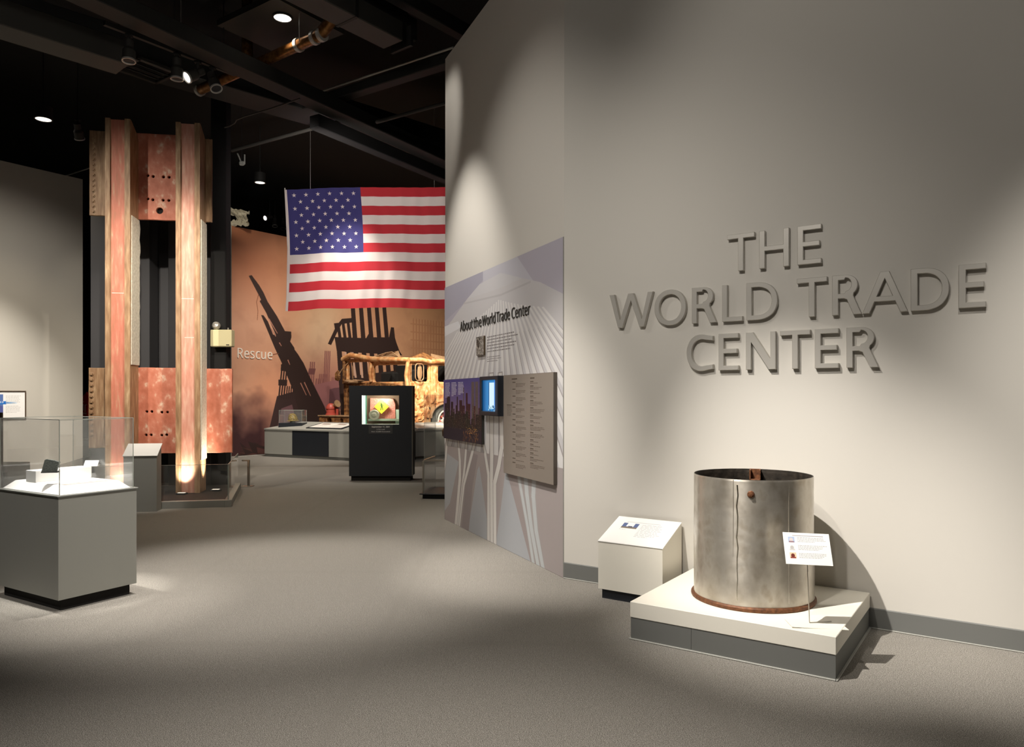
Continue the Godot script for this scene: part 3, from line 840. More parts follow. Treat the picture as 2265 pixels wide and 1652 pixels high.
func wall_panel() -> void:
	var W: Transform3D = M.middle
	var xf := func(s: float, h: float, n: float) -> Transform3D: return W * Transform3D(Basis.IDENTITY, Vector3(s, h, n))
	framed(xf.call(0.0, 0.0, 0.001), 3.14, 2.81, 0.006, M.grey, printed(panel_print(), 0.55), "graphic_panel", "floor standing photo panel of a striped tower seen from below", "wall panel")
	framed(xf.call(0.054, 0.988, 0.008), 1.286, 0.703, 0.03, M.ink, printed(skyline_print(), 0.4), "photo_board", "photo board of a city skyline at dusk under a violet sky", "photo board")
	framed(xf.call(1.948, 0.752, 0.008), 1.088, 0.945, 0.035, paint(c8(74, 66, 58), 0.6), printed(timeline_print(), 0.55), "text_board", "tall grey brown board with two columns of small dark print", "text board")
	var ph := Pic.new(0.225, 0.2, 900, c8(120, 116, 110))
	for i in 260: ph.rect(ph.r.randf_range(0, 0.22), ph.r.randf_range(0, 0.19), ph.r.randf_range(0.005, 0.03), ph.r.randf_range(0.004, 0.02), Color8(90, 86, 80).lerp(Color8(212, 206, 198), ph.r.randf()))
	for i in 30: ph.rect(ph.r.randf_range(0, 0.1), ph.r.randf_range(0.08, 0.19), 0.02, 0.012, c8(40, 34, 30))
	framed(xf.call(1.152, 1.926, 0.008), 0.222, 0.2, 0.02, paint(c8(92, 74, 50), 0.5), printed(ph.done(), 0.4), "small_photo", "small grey photograph left of the paragraph on the photo panel", "photograph")
	# screen in its black frame
	var sc := thing("video_screen", "black framed wall screen showing a bright blue picture", "screen", xf.call(1.379, 1.298, 0.008))
	var w := 0.501
	var h := 0.398
	var bz := MB.new()
	bz.plate([Vector2(0, 0), Vector2(w, 0), Vector2(w, h), Vector2(0, h)], [[Vector2(0.055, 0.045), Vector2(w - 0.075, 0.045), Vector2(w - 0.075, h - 0.04), Vector2(0.055, h - 0.04)]], 0, 0.07, 0.004)
	put("frame", bz, paint(c8(38, 41, 48), 0.45), sc)
	var pic := Pic.new(0.4, 0.32, 500, c8(0, 96, 170))
	pic.shade(func(x: float, y: float) -> Color: return Color8(2, 84, 140).lerp(Color8(6, 120, 186), clampf(x / 0.2, 0, 1)))
	pic.rect(0.19, 0.03, 0.2, 0.26, c8(228, 248, 255)); pic.rect(0.17, 0.0, 0.03, 0.3, c8(0, 70, 120)); pic.rect(0.34, 0.0, 0.06, 0.32, c8(20, 110, 220))
	for i in 24: pic.rect(pic.r.randf_range(0.16, 0.36), pic.r.randf_range(0.0, 0.05), 0.014, pic.r.randf_range(0.01, 0.03), c8(30, 70, 90) if i % 2 else c8(180, 220, 230))
	var dm := paint(Color.BLACK, 0.3)
	dm.emission_enabled = true; dm.emission_texture = pic.done(); dm.emission = Color.BLACK; dm.emission_energy_multiplier = 0.85; dm.texture_repeat = false
	var q := MB.new()
	q.quad(Vector3(0.05, 0.04, 0.055), Vector3(w - 0.07, 0.04, 0.055), Vector3(w - 0.07, h - 0.035, 0.055), Vector3(0.05, h - 0.035, 0.055))
	put("display", q, dm, sc)
	put("back", boxed(Vector3(0.02, 0.02, -0.0), Vector3(w - 0.02, h - 0.02, 0.05)), M.charcoal, sc)
	var gl := AreaLight3D.new()
	gl.name = "screen_light"; gl.area_size = Vector2(0.36, 0.3); gl.light_energy = 0.05; gl.light_color = Color(0.4, 0.75, 1.0); gl.area_range = 30.0; gl.shadow_enabled = true
	add_child(gl)
	gl.transform = xf.call(1.62, 1.5, 0.09)
	# raised title
	var ti := thing("panel_title", "raised dark lettering across the photo panel above the small paragraph", "lettering", xf.call(0, 0, 0.01))
	for e in [["About", 0.585, 0.41], ["the", 1.02, 0.245], ["World", 1.285, 0.375], ["Trade", 1.69, 0.34], ["Center", 2.075, 0.425]]:
		word("word", e[0], 0.104, 0.006, M.ink, ti, e[1], 2.232, 0.0, e[2])

func card_print(kind: int) -> ImageTexture:
	var p := Pic.new(0.3, 0.22, 900, c8(246, 245, 242))
	if kind == 0:                                    # the card by the bucket
		p.rect(0.06, 0.197, 0.2, 0.004, c8(150, 140, 140))
		for k in 3:
			var y := 0.15 - k * 0.055
			p.rect(0.03, y, 0.042, 0.04, [c8(176, 192, 222), c8(238, 238, 236), c8(226, 202, 168)][k])
			p.disc(0.05, y + 0.019, 0.012, 0.014, [c8(216, 206, 204), c8(190, 188, 186), c8(110, 40, 32)][k])
			p.rect(0.034, y, 0.034, 0.01, [c8(150, 120, 130), c8(206, 204, 202), c8(140, 60, 48)][k])
			p.words(0.09, y + 0.034, 0.19, 4, 0.0095, 0.006, c8(176, 172, 172))
	else:
		p.rect(0.06, 0.178, 0.16, 0.004, c8(200, 200, 202))
		p.rect(0.05, 0.125, 0.075, 0.045, c8(92, 108, 152)); p.rect(0.07, 0.14, 0.035, 0.03, c8(240, 242, 246)); p.rect(0.05, 0.125, 0.075, 0.012, c8(128, 116, 100)); p.rect(0.08, 0.137, 0.02, 0.008, c8(60, 70, 100))
		p.words(0.14, 0.162, 0.11, 10, 0.011, 0.008, c8(206, 206, 208))
		p.words(0.05, 0.112, 0.06, 1, 0.01, 0.006, c8(206, 206, 208))
	return p.done()

func bucket_display() -> void:
	var W: Transform3D = M.right
	# low plinth
	var pl := thing("plinth", "low square plinth with pale top and grey skirt under the metal bucket", "plinth", W * Transform3D(Basis.IDENTITY, Vector3(1.108, 0, 0.028)))
	put("top", boxed(Vector3(0, 0.135, 0), Vector3(1.185, 0.232, 1.058), 0.003), M.white, pl)
	put("skirt", boxed(Vector3(0.004, 0, 0), Vector3(0.39, 0.136, 1.054)), M.rubber, pl)
	put("skirt", boxed(Vector3(0.392, 0, 0), Vector3(1.181, 0.136, 1.054)), M.rubber, pl)
	var lip := MB.new()
	lip.box(Vector3(0.0, 0, 1.05), Vector3(1.19, 0.008, 1.066), 0.003)
	lip.box(Vector3(1.178, 0, 0.0), Vector3(1.194, 0.008, 1.066), 0.003)
	lip.box(Vector3(-0.008, 0, 0.0), Vector3(0.006, 0.008, 1.066), 0.003)
	put("edging", lip, M.grey, pl)
	# bucket
	var metal := paint(Color.WHITE, 0.3, 0.78)
	metal.albedo_texture = noise_tex(0.008, [[0.0, c8(172, 162, 146)], [0.4, c8(200, 193, 181)], [0.65, c8(212, 206, 195)], [1.0, c8(184, 172, 154)]], 512, 5, false, 61)
	metal.uv1_triplanar = true; metal.uv1_scale = Vector3(1.6, 1.1, 1.6)
	metal.roughness_texture = noise_tex(0.02, [[0.0, Color(0.7, 0.7, 0.7)], [1.0, Color(1, 1, 1)]], 512, 4, false, 62)
	metal.roughness = 0.4
	metal.anisotropy_enabled = true; metal.anisotropy = -0.8
	metal.normal_enabled = true; metal.normal_texture = noise_tex(0.006, [], 512, 3, true, 63, 3.0); metal.normal_scale = 0.12
	var dull := mottled([[0.0, c8(30, 26, 22)], [0.6, c8(58, 52, 45)], [1.0, c8(84, 74, 64)]], 0.02, 1.5, 0.6, 64, 0.2, 0.5)
	var brown := mottled([[0.0, c8(64, 38, 22)], [0.6, c8(116, 74, 46)], [1.0, c8(150, 104, 70)]], 0.03, 2.0, 0.6, 66, 0.2, 0.3)
	var B := thing("bucket", "large dented steel bucket with a rusty bottom rim", "bucket", Transform3D(Basis.IDENTITY, Vector3(1.52, 0.232, -4.654)))
	var dent := func(a: float, y: float) -> float: return 0.002 * sin(a * 3.0 + y * 4.0) + 0.0015 * sin(a * 7.0 - y * 9.0)
	var mb := MB.new()
	mb.lathe([Vector2(0.362, 0.02), Vector2(0.3615, 0.2), Vector2(0.361, 0.4), Vector2(0.36, 0.6), Vector2(0.36, 0.762), Vector2(0.358, 0.773)], 96, dent)
	put("wall", mb, metal, B)
	mb = MB.new()
	mb.lathe([Vector2(0.358, 0.773), Vector2(0.351, 0.773), Vector2(0.349, 0.75), Vector2(0.349, 0.03)], 96, dent)
	put("lining", mb, dull, B)
	mb = MB.new()
	mb.lathe([Vector2(0.349, 0.03), Vector2(0.001, 0.03)], 48)
	put("bottom", mb, dull, B)
	mb = MB.new()
	mb.lathe([Vector2(0.35, 0.0), Vector2(0.372, 0.0), Vector2(0.377, 0.008), Vector2(0.376, 0.02), Vector2(0.368, 0.028), Vector2(0.36, 0.029)], 96)
	put("bottom_rim", mb, brown, B, "rust brown rim round the bottom")
	var lug := atan2(-4.30 + 4.654, 1.395 - 1.52)
	var lf := frame_at(Vector3(cos(lug) * 0.36, 0, sin(lug) * 0.36), Vector3(sin(lug), 0, -cos(lug)))
	mb = MB.new()
	mb.xf = lf * Transform3D(Basis(Vector3.RIGHT, PI / 2), Vector3(0, 0.69, 0))
	mb.lathe([Vector2(0.021, -0.004), Vector2(0.021, 0.006), Vector2(0.017, 0.012), Vector2(0.012, 0.013), Vector2(0.011, 0.02), Vector2(0.001, 0.021)], 24)
	put("bolt", mb, brown, B, "round bolt below the rim")
	var far := lug + PI + 0.03
	var bf := frame_at(Vector3(cos(far) * 0.349, 0, sin(far) * 0.349), Vector3(-sin(far), 0, cos(far)))
	if bf.basis.z.dot(bf.origin) > 0: bf.basis = Basis(-bf.basis.x, Vector3.UP, -bf.basis.z)
	mb = MB.new()
	mb.xf = bf
	mb.box(Vector3(-0.036, 0.56, 0.0), Vector3(0.036, 0.775, 0.012), 0.002)
	mb.box(Vector3(-0.036, 0.56, 0.01), Vector3(-0.026, 0.772, 0.06), 0.002)
	mb.box(Vector3(0.026, 0.56, 0.01), Vector3(0.036, 0.772, 0.06), 0.002)
	mb.box(Vector3(-0.036, 0.7, 0.01), Vector3(0.036, 0.71, 0.06), 0.002)
	put("bracket", mb, brown, B)
	var shiny := paint(c8(244, 238, 224), 0.22, 1.0)
	mb = MB.new()
	var ridge := []
	var view := atan2(4.654, -1.52)
	for i in 12:
		var ra := view + 0.237 + 0.012 * sin(i * 2.3) * (0.4 if i < 4 else 1.0)
		ridge.append(Vector3(cos(ra) * 0.3605, 0.06 + i * 0.062, sin(ra) * 0.3605))
	mb.tube(ridge, 0.0045, 8)
	put("seam_ridge", mb, shiny, B, "bright worn vertical ridge")
	mb = MB.new()
	for e in [[-0.62, 0.05, 0.74], [0.28, 0.03, 0.77]]:
		var aa: float = lug + e[0] - 0.3 * 0
		mb.tube([Vector3(cos(aa) * 0.3615, e[1], sin(aa) * 0.3615), Vector3(cos(aa) * 0.36, e[2], sin(aa) * 0.36)], 0.0022, 6)
	put("seam", mb, metal, B)
	# card on a wire stand
	var tl := Vector3(1.5094, 0.7363, -4.1264)
	var bl := Vector3(1.5044, 0.5785, -4.0399)
	var ux := Vector3(0.249, -0.0081, 0.0198).normalized()
	var uy := (tl - bl).normalized()
	uy = (uy - ux * uy.dot(ux)).normalized()
	var cs := thing("information_card", "tilted white card with three small pictures on a wire stand before the bucket", "card", Transform3D(Basis.IDENTITY, Vector3(1.657, 0.232, -4.101)))
	mb = MB.new()
	mb.xf = Transform3D(Basis(ux, uy, ux.cross(uy)), bl - cs.position)
	mb.box(Vector3(0, 0, -0.003), Vector3(0.25, 0.18, 0))
	put("board", mb, M.bright, cs)
	mb = MB.new()
	mb.xf = Transform3D(Basis(ux, uy, ux.cross(uy)), bl - cs.position)
	mb.quad(Vector3(0, 0, 0.001), Vector3(0.25, 0, 0.001), Vector3(0.25, 0.18, 0.001), Vector3(0, 0.18, 0.001))
	put("print", mb, printed(card_print(0)), cs)
	mb = MB.new()
	var back := bl + ux * 0.12 + uy * 0.09 - ux.cross(uy) * 0.006 - cs.position
	mb.tube([Vector3(0.13, 0.006, -0.02), Vector3(0.0, 0.006, 0), Vector3(-0.01, 0.3, -0.004), back + Vector3(0, -0.12, 0.02), back], 0.0028, 8)
	put("stand", mb, M.rod, cs)
	mb = MB.new()
	mb.xf = Transform3D(Basis(ux, Vector3.UP, ux.cross(Vector3.UP)), Vector3(0.0, 0, 0))
	mb.box(Vector3(-0.12, 0.0006, -0.06), Vector3(0.18, 0.003, 0.09))
	put("base_sheet", mb, M.white, cs)
	# slanted reading stand against the wall
	var rs := thing("reading_stand", "low pale reading stand with slanted white top beside the bucket plinth", "stand", W * Transform3D(Basis.IDENTITY, Vector3(0.515, 0, 0.025)))
	mb = MB.new()
	var keep := Transform3D(Basis(Vector3(0, 0, -1), Vector3.UP, Vector3(1, 0, 0)), Vector3.ZERO)
	mb.xf = keep
	mb.plate([Vector2(-0.355, 0.073), Vector2(-0.0, 0.073), Vector2(0.0, 0.556), Vector2(-0.355, 0.422)], [], 0, 0.507)
	put("body", mb, M.white, rs)
	mb = MB.new()
	mb.box(Vector3(0.02, 0, 0), Vector3(0.49, 0.075, 0.33))
	put("plinth_base", mb, M.charcoal, rs)
	mb = MB.new()
	var sl := Vector3(0, 0.556 - 0.422, -0.355).normalized()
	mb.xf = Transform3D(Basis(Vector3.RIGHT, sl, Vector3.RIGHT.cross(sl)), Vector3(0, 0.422, 0.355))
	mb.box(Vector3(-0.003, -0.004, 0), Vector3(0.51, 0.38, 0.005), 0.001)
	put("top_board", mb, M.bright, rs)
	mb = MB.new()
	mb.xf = Transform3D(Basis(Vector3.RIGHT, sl, Vector3.RIGHT.cross(sl)), Vector3(0, 0.422, 0.355))
	mb.quad(Vector3(0.0, 0, 0.006), Vector3(0.507, 0, 0.006), Vector3(0.507, 0.375, 0.006), Vector3(0.0, 0.375, 0.006))
	put("print", mb, printed(card_print(1)), rs)

func clear_box(lo: Vector3, hi: Vector3, th: float, parent: Node3D, sides := "lrfbt") -> void:      # acrylic sheets with polished edges
	var l := {"l": [lo, Vector3(lo.x + th, hi.y, hi.z)], "r": [Vector3(hi.x - th, lo.y, lo.z), hi], "f": [Vector3(lo.x + th, lo.y, hi.z - th), Vector3(hi.x - th, hi.y, hi.z)], "b": [Vector3(lo.x + th, lo.y, lo.z), Vector3(hi.x - th, hi.y, lo.z + th)], "t": [Vector3(lo.x, hi.y, lo.z), Vector3(hi.x, hi.y + th, hi.z)]}
	for k in sides: put("clear_sheet", boxed(l[k][0], l[k][1]), M.glass, parent)
	var e := MB.new()
	var w := 0.0022
	for x in [lo.x, hi.x]:
		for z in [lo.z, hi.z]: e.box(Vector3(x - w, lo.y, z - w), Vector3(x + w, hi.y + th, z + w))
	var y := hi.y + th
	for z in [lo.z, hi.z]: e.box(Vector3(lo.x, y - w, z - w), Vector3(hi.x, y + w, z + w))
	for x in [lo.x, hi.x]: e.box(Vector3(x - w, y - w, lo.z), Vector3(x + w, y + w, hi.z))
	put("polished_edge", e, M.edge, parent)

func lump(seed_: int, r: Vector3, rough: float, n := 12) -> MB:      # an uneven solid
	var noise := FastNoiseLite.new()
	noise.seed = seed_; noise.frequency = 1.4
	var mb := MB.new()
	var p := func(i: int, j: int) -> Vector3:
		var a := TAU * i / (n * 2)
		var b := PI * j / n - PI / 2
		var d := Vector3(cos(a) * cos(b), sin(b), sin(a) * cos(b))
		return d * r * (1.0 + rough * noise.get_noise_3dv(d * 1.6))
	for i in n * 2:
		for j in n:
			mb.tri(p.call(i + 1, j), p.call(i, j), p.call(i, j + 1))
			mb.tri(p.call(i + 1, j), p.call(i, j + 1), p.call(i + 1, j + 1))
	return mb

func glass_display() -> void:
	var bx := Vector3(0.857, 0, 0.515).normalized()
	var bz := Vector3(-bx.z, 0, bx.x)
	var fr := Transform3D(Basis(bx, Vector3.UP, bz), Vector3(-3.137, 0, -5.098) - bx * 0.43 - bz * 0.285)
	var o := thing("display_case", "grey display case with a clear cover at the picture's left", "display case", fr)
	put("toe_kick", boxed(Vector3(-0.39, 0, -0.25), Vector3(0.395, 0.085, 0.25)), M.char, o)
	put("body", boxed(Vector3(-0.43, 0.08, -0.285), Vector3(0.43, 0.795, 0.285), 0.002), M.grey, o)
	put("top_plate", boxed(Vector3(-0.44, 0.793, -0.295), Vector3(0.44, 0.806, 0.295), 0.003), M.grey_dark, o)
	var mb := MB.new()
	var q := func(x: float, z: float, y: float) -> Vector3: return Vector3(x, y, z)
	for k in 4:
		var s := [Vector2(-1, 1), Vector2(1, 1), Vector2(1, -1), Vector2(-1, -1)]
		var a: Vector2 = s[k]
		var b: Vector2 = s[(k + 1) % 4]
		mb.quad(Vector3(a.x * 0.4, 0.806, a.y * 0.255), Vector3(b.x * 0.4, 0.806, b.y * 0.255), Vector3(b.x * 0.34, 0.862, b.y * 0.195), Vector3(a.x * 0.34, 0.862, a.y * 0.195))
	mb.quad(Vector3(-0.34, 0.862, 0.195), Vector3(0.34, 0.862, 0.195), Vector3(0.34, 0.862, -0.195), Vector3(-0.34, 0.862, -0.195))
	put("deck", mb, M.bright, o, "white deck with sloping rim")
	var p := Pic.new(0.4, 0.1, 500, c8(168, 160, 158))
	for i in 120: p.rect(p.r.randf_range(0, 0.4), p.r.randf_range(0, 0.1), 0.03, 0.012, Color8(130, 120, 120).lerp(Color8(210, 204, 200), p.r.randf()))
	mb = MB.new()
	mb.xf = Transform3D(Basis(Vector3(0, 0, -1), Vector3(-1, 0, 0), Vector3.UP), Vector3(0.325, 0.8635, 0.18))
	mb.quad(Vector3(0, 0, 0), Vector3(0.36, 0, 0), Vector3(0.36, 0.1, 0), Vector3(0, 0.1, 0))
	put("photo_strip", mb, printed(p.done(), 0.4), o)
	clear_box(Vector3(-0.412, 0.806, -0.268), Vector3(0.412, 1.326, 0.268), 0.006, o)
	# inside: a riser block, a stone fragment, a label
	var inv := fr.affine_inverse()
	var c := inv * lying(79, 1067, 0.862)
	var rz := 0.41
	single("riser_block", boxed(Vector3(-0.14, 0, -rz), Vector3(0, 0.083, 0), 0.002), M.bright, "long white block on the white deck inside the grey display case", "riser", fr * Transform3D(Basis.IDENTITY, Vector3(c.x, 0.8625, c.z)))
	var sp := at(111, 1034, 5.32)
	var slab := MB.new()
	slab.plate([Vector2(-0.055, 0), Vector2(0.04, 0.002), Vector2(0.062, 0.072), Vector2(0.03, 0.084), Vector2(-0.022, 0.094), Vector2(-0.036, 0.088)], [], -0.012, 0.012, 0.003)
	var stone := mottled([[0.0, c8(36, 40, 36)], [0.5, c8(78, 84, 78)], [1.0, c8(134, 138, 130)]], 0.05, 4.0, 0.6, 71, 0.3)
	var sf := thing("stone_fragment", "small dark mottled stone slab standing on the white block", "fragment", Transform3D(Basis(Vector3.UP, 0.25), Vector3(sp.x, 0.949, sp.z)))
	put("slab", slab, stone, sf).rotation.x = -0.12
	put("holder", boxed(Vector3(-0.05, -0.0035, -0.03), Vector3(0.055, 0.004, 0.03)), M.char, sf)
	var lp := inv * lying(198, 1032, 0.946)
	mb = MB.new()
	mb.xf = Transform3D(Basis(Vector3.RIGHT, -0.7), Vector3.ZERO)
	mb.box(Vector3(-0.05, 0, -0.002), Vector3(0.05, 0.055, 0.002))
	var lab := thing("label_card", "small white tilted label at the far end of the white block", "label", Transform3D(Basis(Vector3.UP, 0.15), Vector3(lying(200, 1031, 0.948)) ))
	put("card", mb, M.bright, lab)
	mb = MB.new()
	mb.box(Vector3(-0.05, -0.0005, -0.04), Vector3(0.05, 0.002, 0.004))
	put("foot", mb, M.bright, lab)
	lp.x += 0.0

func facade() -> void:
	var u := Vector3(5.75, 0, -1).normalized()
	var FA := frame_at(Vector3(-5.84, 0, -10.6), u)
	var o := thing("steel_facade", "tall rusty red steel facade fragment of two columns joined by plates", "facade fragment", FA)
	for s0 in [-0.01, 0.945]:
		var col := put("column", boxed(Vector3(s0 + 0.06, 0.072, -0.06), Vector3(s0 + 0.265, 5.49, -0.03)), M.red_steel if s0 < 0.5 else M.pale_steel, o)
		for e in [[0.0, 0.065], [0.26, 0.335]]:
			var mb := MB.new()
			mb.xf = Transform3D(Basis(Vector3(0, 0, -1), Vector3.UP, Vector3(1, 0, 0)), Vector3(s0 + e[0], 0, 0))
			mb.plate([Vector2(0, 0.072), Vector2(0.37, 0.072), Vector2(0.37, 5.32), Vector2(0.28, 5.4), Vector2(0.06, 5.5), Vector2(0, 5.5)], [], 0, e[1] - e[0])
			put("side_plate", mb, M.tan_steel, col)
			mb = MB.new()
			var edge: float = s0 + (e[1] if e[0] == 0.0 else e[0])
			mb.tube([Vector3(edge, 0.08, -0.028), Vector3(edge, 5.48, -0.028)], 0.007, 8)
			put("weld", mb, M.tan_steel, col)
		put("back_web", boxed(Vector3(s0 + 0.06, 0.072, -0.36), Vector3(s0 + 0.265, 5.3, -0.33)), M.tan_steel, col)
	var ring := func(x: float, y: float, r: float) -> Array:
		var l := []
		for i in 12: l.append(Vector2(x + cos(TAU * i / 12) * r, y + sin(TAU * i / 12) * r))
		return l
	var up := []
	for e in [[0.455, 4.8], [0.53, 4.79], [0.675, 4.79], [0.755, 4.79], [0.455, 4.45], [0.525, 4.44], [0.67, 4.44], [0.75, 4.44]]: up.append(ring.call(e[0], e[1], 0.02))
	up.append(ring.call(0.62, 4.28, 0.05))
	var jag := func(x0: float, x1: float, y0: float, y1: float, seed_: int, amp: float) -> Array:
		var r := RandomNumberGenerator.new()
		r.seed = seed_
		var l := []
		for i in 9: l.append(Vector2(lerpf(x0, x1, i / 8.0), y0 + r.randf_range(-amp, amp)))
		for i in 5: l.append(Vector2(x1 + r.randf_range(-amp, amp) * 0.4, lerpf(y0, y1, (i + 0.5) / 5.0)))
		for i in 9: l.append(Vector2(lerpf(x1, x0, i / 8.0), y1 + r.randf_range(-amp, amp)))
		for i in 5: l.append(Vector2(x0 + r.randf_range(-amp, amp) * 0.4, lerpf(y1, y0, (i + 0.5) / 5.0)))
		return l
	var lo := []
	for e in [[0.44, 1.26], [0.51, 1.26], [0.65, 1.25], [0.73, 1.25], [0.43, 0.91], [0.5, 0.91], [0.65, 0.905], [0.72, 0.91]]: lo.append(ring.call(e[0], e[1], 0.019))
	for e in [[jag.call(0.27, 0.96, 4.14, 5.43, 1, 0.003), up, M.plate_steel], [jag.call(-0.355, 0.05, 4.17, 5.43, 2, 0.003), [], M.tan_steel], [jag.call(1.22, 1.365, 4.14, 5.4, 3, 0.005), [], M.tan_steel],
		[jag.call(0.27, 0.96, 0.63, 1.92, 4, 0.002), lo, M.plate_steel], [jag.call(-0.365, 0.05, 0.72, 1.91, 5, 0.004), [], M.tan_steel], [jag.call(1.22, 1.66, 0.63, 1.91, 6, 0.002), [], M.plate_steel]]:
		var mb := MB.new()
		mb.plate(e[0], e[1], -0.42, -0.372, 0.006)
		var part := put("spandrel_plate", mb, e[2], o)
		if e[1].size():
			var dark := MB.new()
			dark.box(Vector3(0.36, e[0][0].y + 0.05, -0.46), Vector3(0.85, e[0][0].y + 0.75, -0.44))
			put("backing_plate", dark, M.char, part)
	for e in [[-0.295, 5.31, -0.3, 4.23, 15], [-0.32, 1.82, -0.325, 0.92, 12]]:
		for i in e[4]:
			var f: float = float(i) / (e[4] - 1)
			var mb := MB.new()
			mb.xf = Transform3D(Basis(Vector3.RIGHT, PI / 2), Vector3(lerpf(e[0], e[2], f), lerpf(e[1], e[3], f), -0.372))
			mb.lathe([Vector2(0.031, 0.0), Vector2(0.031, 0.008), Vector2(0.02, 0.01), Vector2(0.019, 0.026), Vector2(0.001, 0.028)], 10)
			put("bolt", mb, M.tan_steel, o)
	# pale remains of the fireproofing on the inner sides
	for e in [[0.327, 1.95, 4.12, 0.045, 81], [1.281, 0.55, 4.1, 0.012, 82]]:
		var r := RandomNumberGenerator.new()
		r.seed = e[4]
		var l := [Vector2(0.03, e[1]), Vector2(0.38, e[1])]
		for i in 26: l.append(Vector2(0.385 + r.randf_range(-0.01, e[3]) * (1.0 if r.randf() < 0.5 else 0.3), lerpf(e[1], e[2], (i + 0.5) / 26.0)))
		l.append_array([Vector2(0.38, e[2]), Vector2(0.05, e[2])])
		var mb := MB.new()
		mb.xf = Transform3D(Basis(Vector3(0, 0, -1), Vector3.UP, Vector3(1, 0, 0)), Vector3(e[0] - 0.001, 0, 0))
		mb.plate(l, [], 0, 0.012, 0.003)
		put("fireproofing", mb, M.foam, o, "pale flaking coating")
	var ch := MB.new()
	for e in [[0.07, 0.235, 2.98], [1.0, 1.19, 2.92], [1.06, 1.19, 2.35]]: ch.box(Vector3(e[0], e[2], -0.0298), Vector3(e[1], e[2] + 0.007, -0.0285))
	put("chalk_line", ch, M.white, o)
	# barrier round the foot
	var g := thing("glass_barrier", "low glass barrier on a grey kerb around the steel facade's feet", "barrier", Transform3D(Basis.IDENTITY, Vector3(-3.78, 0, -9.94)))
	var fl := Vector3(-0.98, 0, 0.2) * 2.25
	var br := Vector3(-0.29, 0, -0.957) * 2.06
	for e in [[fl, Vector3.ZERO], [Vector3.ZERO, br], [fl, fl + br]]:
		var dd: Vector3 = (e[1] - e[0]).normalized()
		var inn: Vector3 = (fl / 2 + br / 2 - (e[0] + e[1]) / 2)
		inn = (inn - dd * inn.dot(dd)).normalized()
		var kb := MB.new()
		kb.beam(e[0] + Vector3.UP * 0.093 + inn * 0.045, e[1] + Vector3.UP * 0.093 + inn * 0.045, 0.09, 0.093, 0.003)
		put("kerb", kb, M.grey, g)
		kb = MB.new()
		kb.beam(e[0] + Vector3.UP * 0.57 + inn * 0.045 + dd * 0.03, e[1] + Vector3.UP * 0.57 + inn * 0.045 - dd * 0.03, 0.01, 0.477)
		var pane := put("pane", kb, M.glass, g)
		kb = MB.new()
		kb.beam(e[0] + Vector3.UP * 0.574 + inn * 0.045 + dd * 0.03, e[1] + Vector3.UP * 0.574 + inn * 0.045 - dd * 0.03, 0.01, 0.004)
		put("edge", kb, M.edge, pane)
	var dk := MB.new()
	var q2 := func(v: Vector3) -> Vector2: return Vector2(v.x, v.z)
	var nb := (fl + br).normalized() * 0.11
	dk.prism([q2.call(fl * 0.96 + nb * 0.3 + br * 0.03), q2.call(nb), q2.call(br * 1.0 + fl * 0.04), q2.call(fl * 0.96 + br)], 0.0, 0.07)
	put("floor_deck", dk, M.char, g)
	var post := MB.new()
	var pc := (fl.normalized() + br.normalized()) * 0.045
	post.box(pc + Vector3(-0.006, 0.093, -0.006), pc + Vector3(0.006, 0.572, 0.006))
	put("corner_edge", post, M.edge, g)
	# two uplights on the deck
	for e in [[1.06, 0.13, Vector3(1.08, 0.5, -0.05), 1.8, "floor uplight before the right steel column"], [1.46, -0.2, Vector3(1.28, 0.7, -0.22), 3.2, "floor uplight beside the right steel column's outer face"], [0.18, 0.13, Vector3(0.16, 0.5, -0.05), 0.8, "floor uplight before the left steel column"]]:
		var p := FA * Vector3(e[0], 0.071, e[1])
		var ul := thing("uplight", e[4], "uplight", Transform3D(Basis.IDENTITY, p))
		put("housing", boxed(Vector3(-0.07, 0, -0.05), Vector3(0.07, 0.025, 0.05), 0.004), M.charcoal, ul)
		put("lens", boxed(Vector3(-0.05, 0.0252, -0.03), Vector3(0.05, 0.027, 0.03)), glow(Color(1, 0.95, 0.85), 1.5), ul)
		spot(p + Vector3.UP * 0.05, FA * e[2], e[3], 30, 1.0, Color(1, 0.94, 0.86), 0.03)
	# reading stand before the facade
	var rs := thing("reading_stand", "grey reading stand with a slanted white top in front of the steel columns", "stand", frame_at(Vector3(-4.99, 0, -9.47), u))
	var mb2 := MB.new()
	mb2.xf = Transform3D(Basis(Vector3(0, 0, -1), Vector3.UP, Vector3(1, 0, 0)), Vector3.ZERO)
	mb2.plate([Vector2(0, 0), Vector2(0.2, 0), Vector2(0.2, 0.85), Vector2(0, 0.72)], [], 0, 0.4)
	put("body", mb2, M.grey, rs)
	var sl := Vector3(0, 0.13, -0.2).normalized()
	mb2 = MB.new()
	mb2.xf = Transform3D(Basis(Vector3.RIGHT, sl, Vector3.RIGHT.cross(sl)), Vector3(0, 0.72, 0))
	mb2.box(Vector3(-0.01, -0.01, 0), Vector3(0.41, 0.26, 0.012), 0.002)
	put("top_board", mb2, M.bright, rs)
	# dark folding screen behind, and the black pillar with its emergency light
	var X := func(px: float, d: float) -> float: return (px - CX) * d / F
	var fs := thing("folding_screen", "dark grey panelled screen standing behind the steel facade", "screen")
	var pts := [Vector2(X.call(200, 12.3), -12.3), Vector2(X.call(308, 12.3), -12.3), Vector2(X.call(330.6, 12.3), -12.3), Vector2(X.call(331, 12.3) - 0.02, -12.65), Vector2(X.call(372, 12.3) - 0.06, -12.65), Vector2(X.call(372, 12.3), -12.3), Vector2(X.call(466, 12.3), -12.3)]
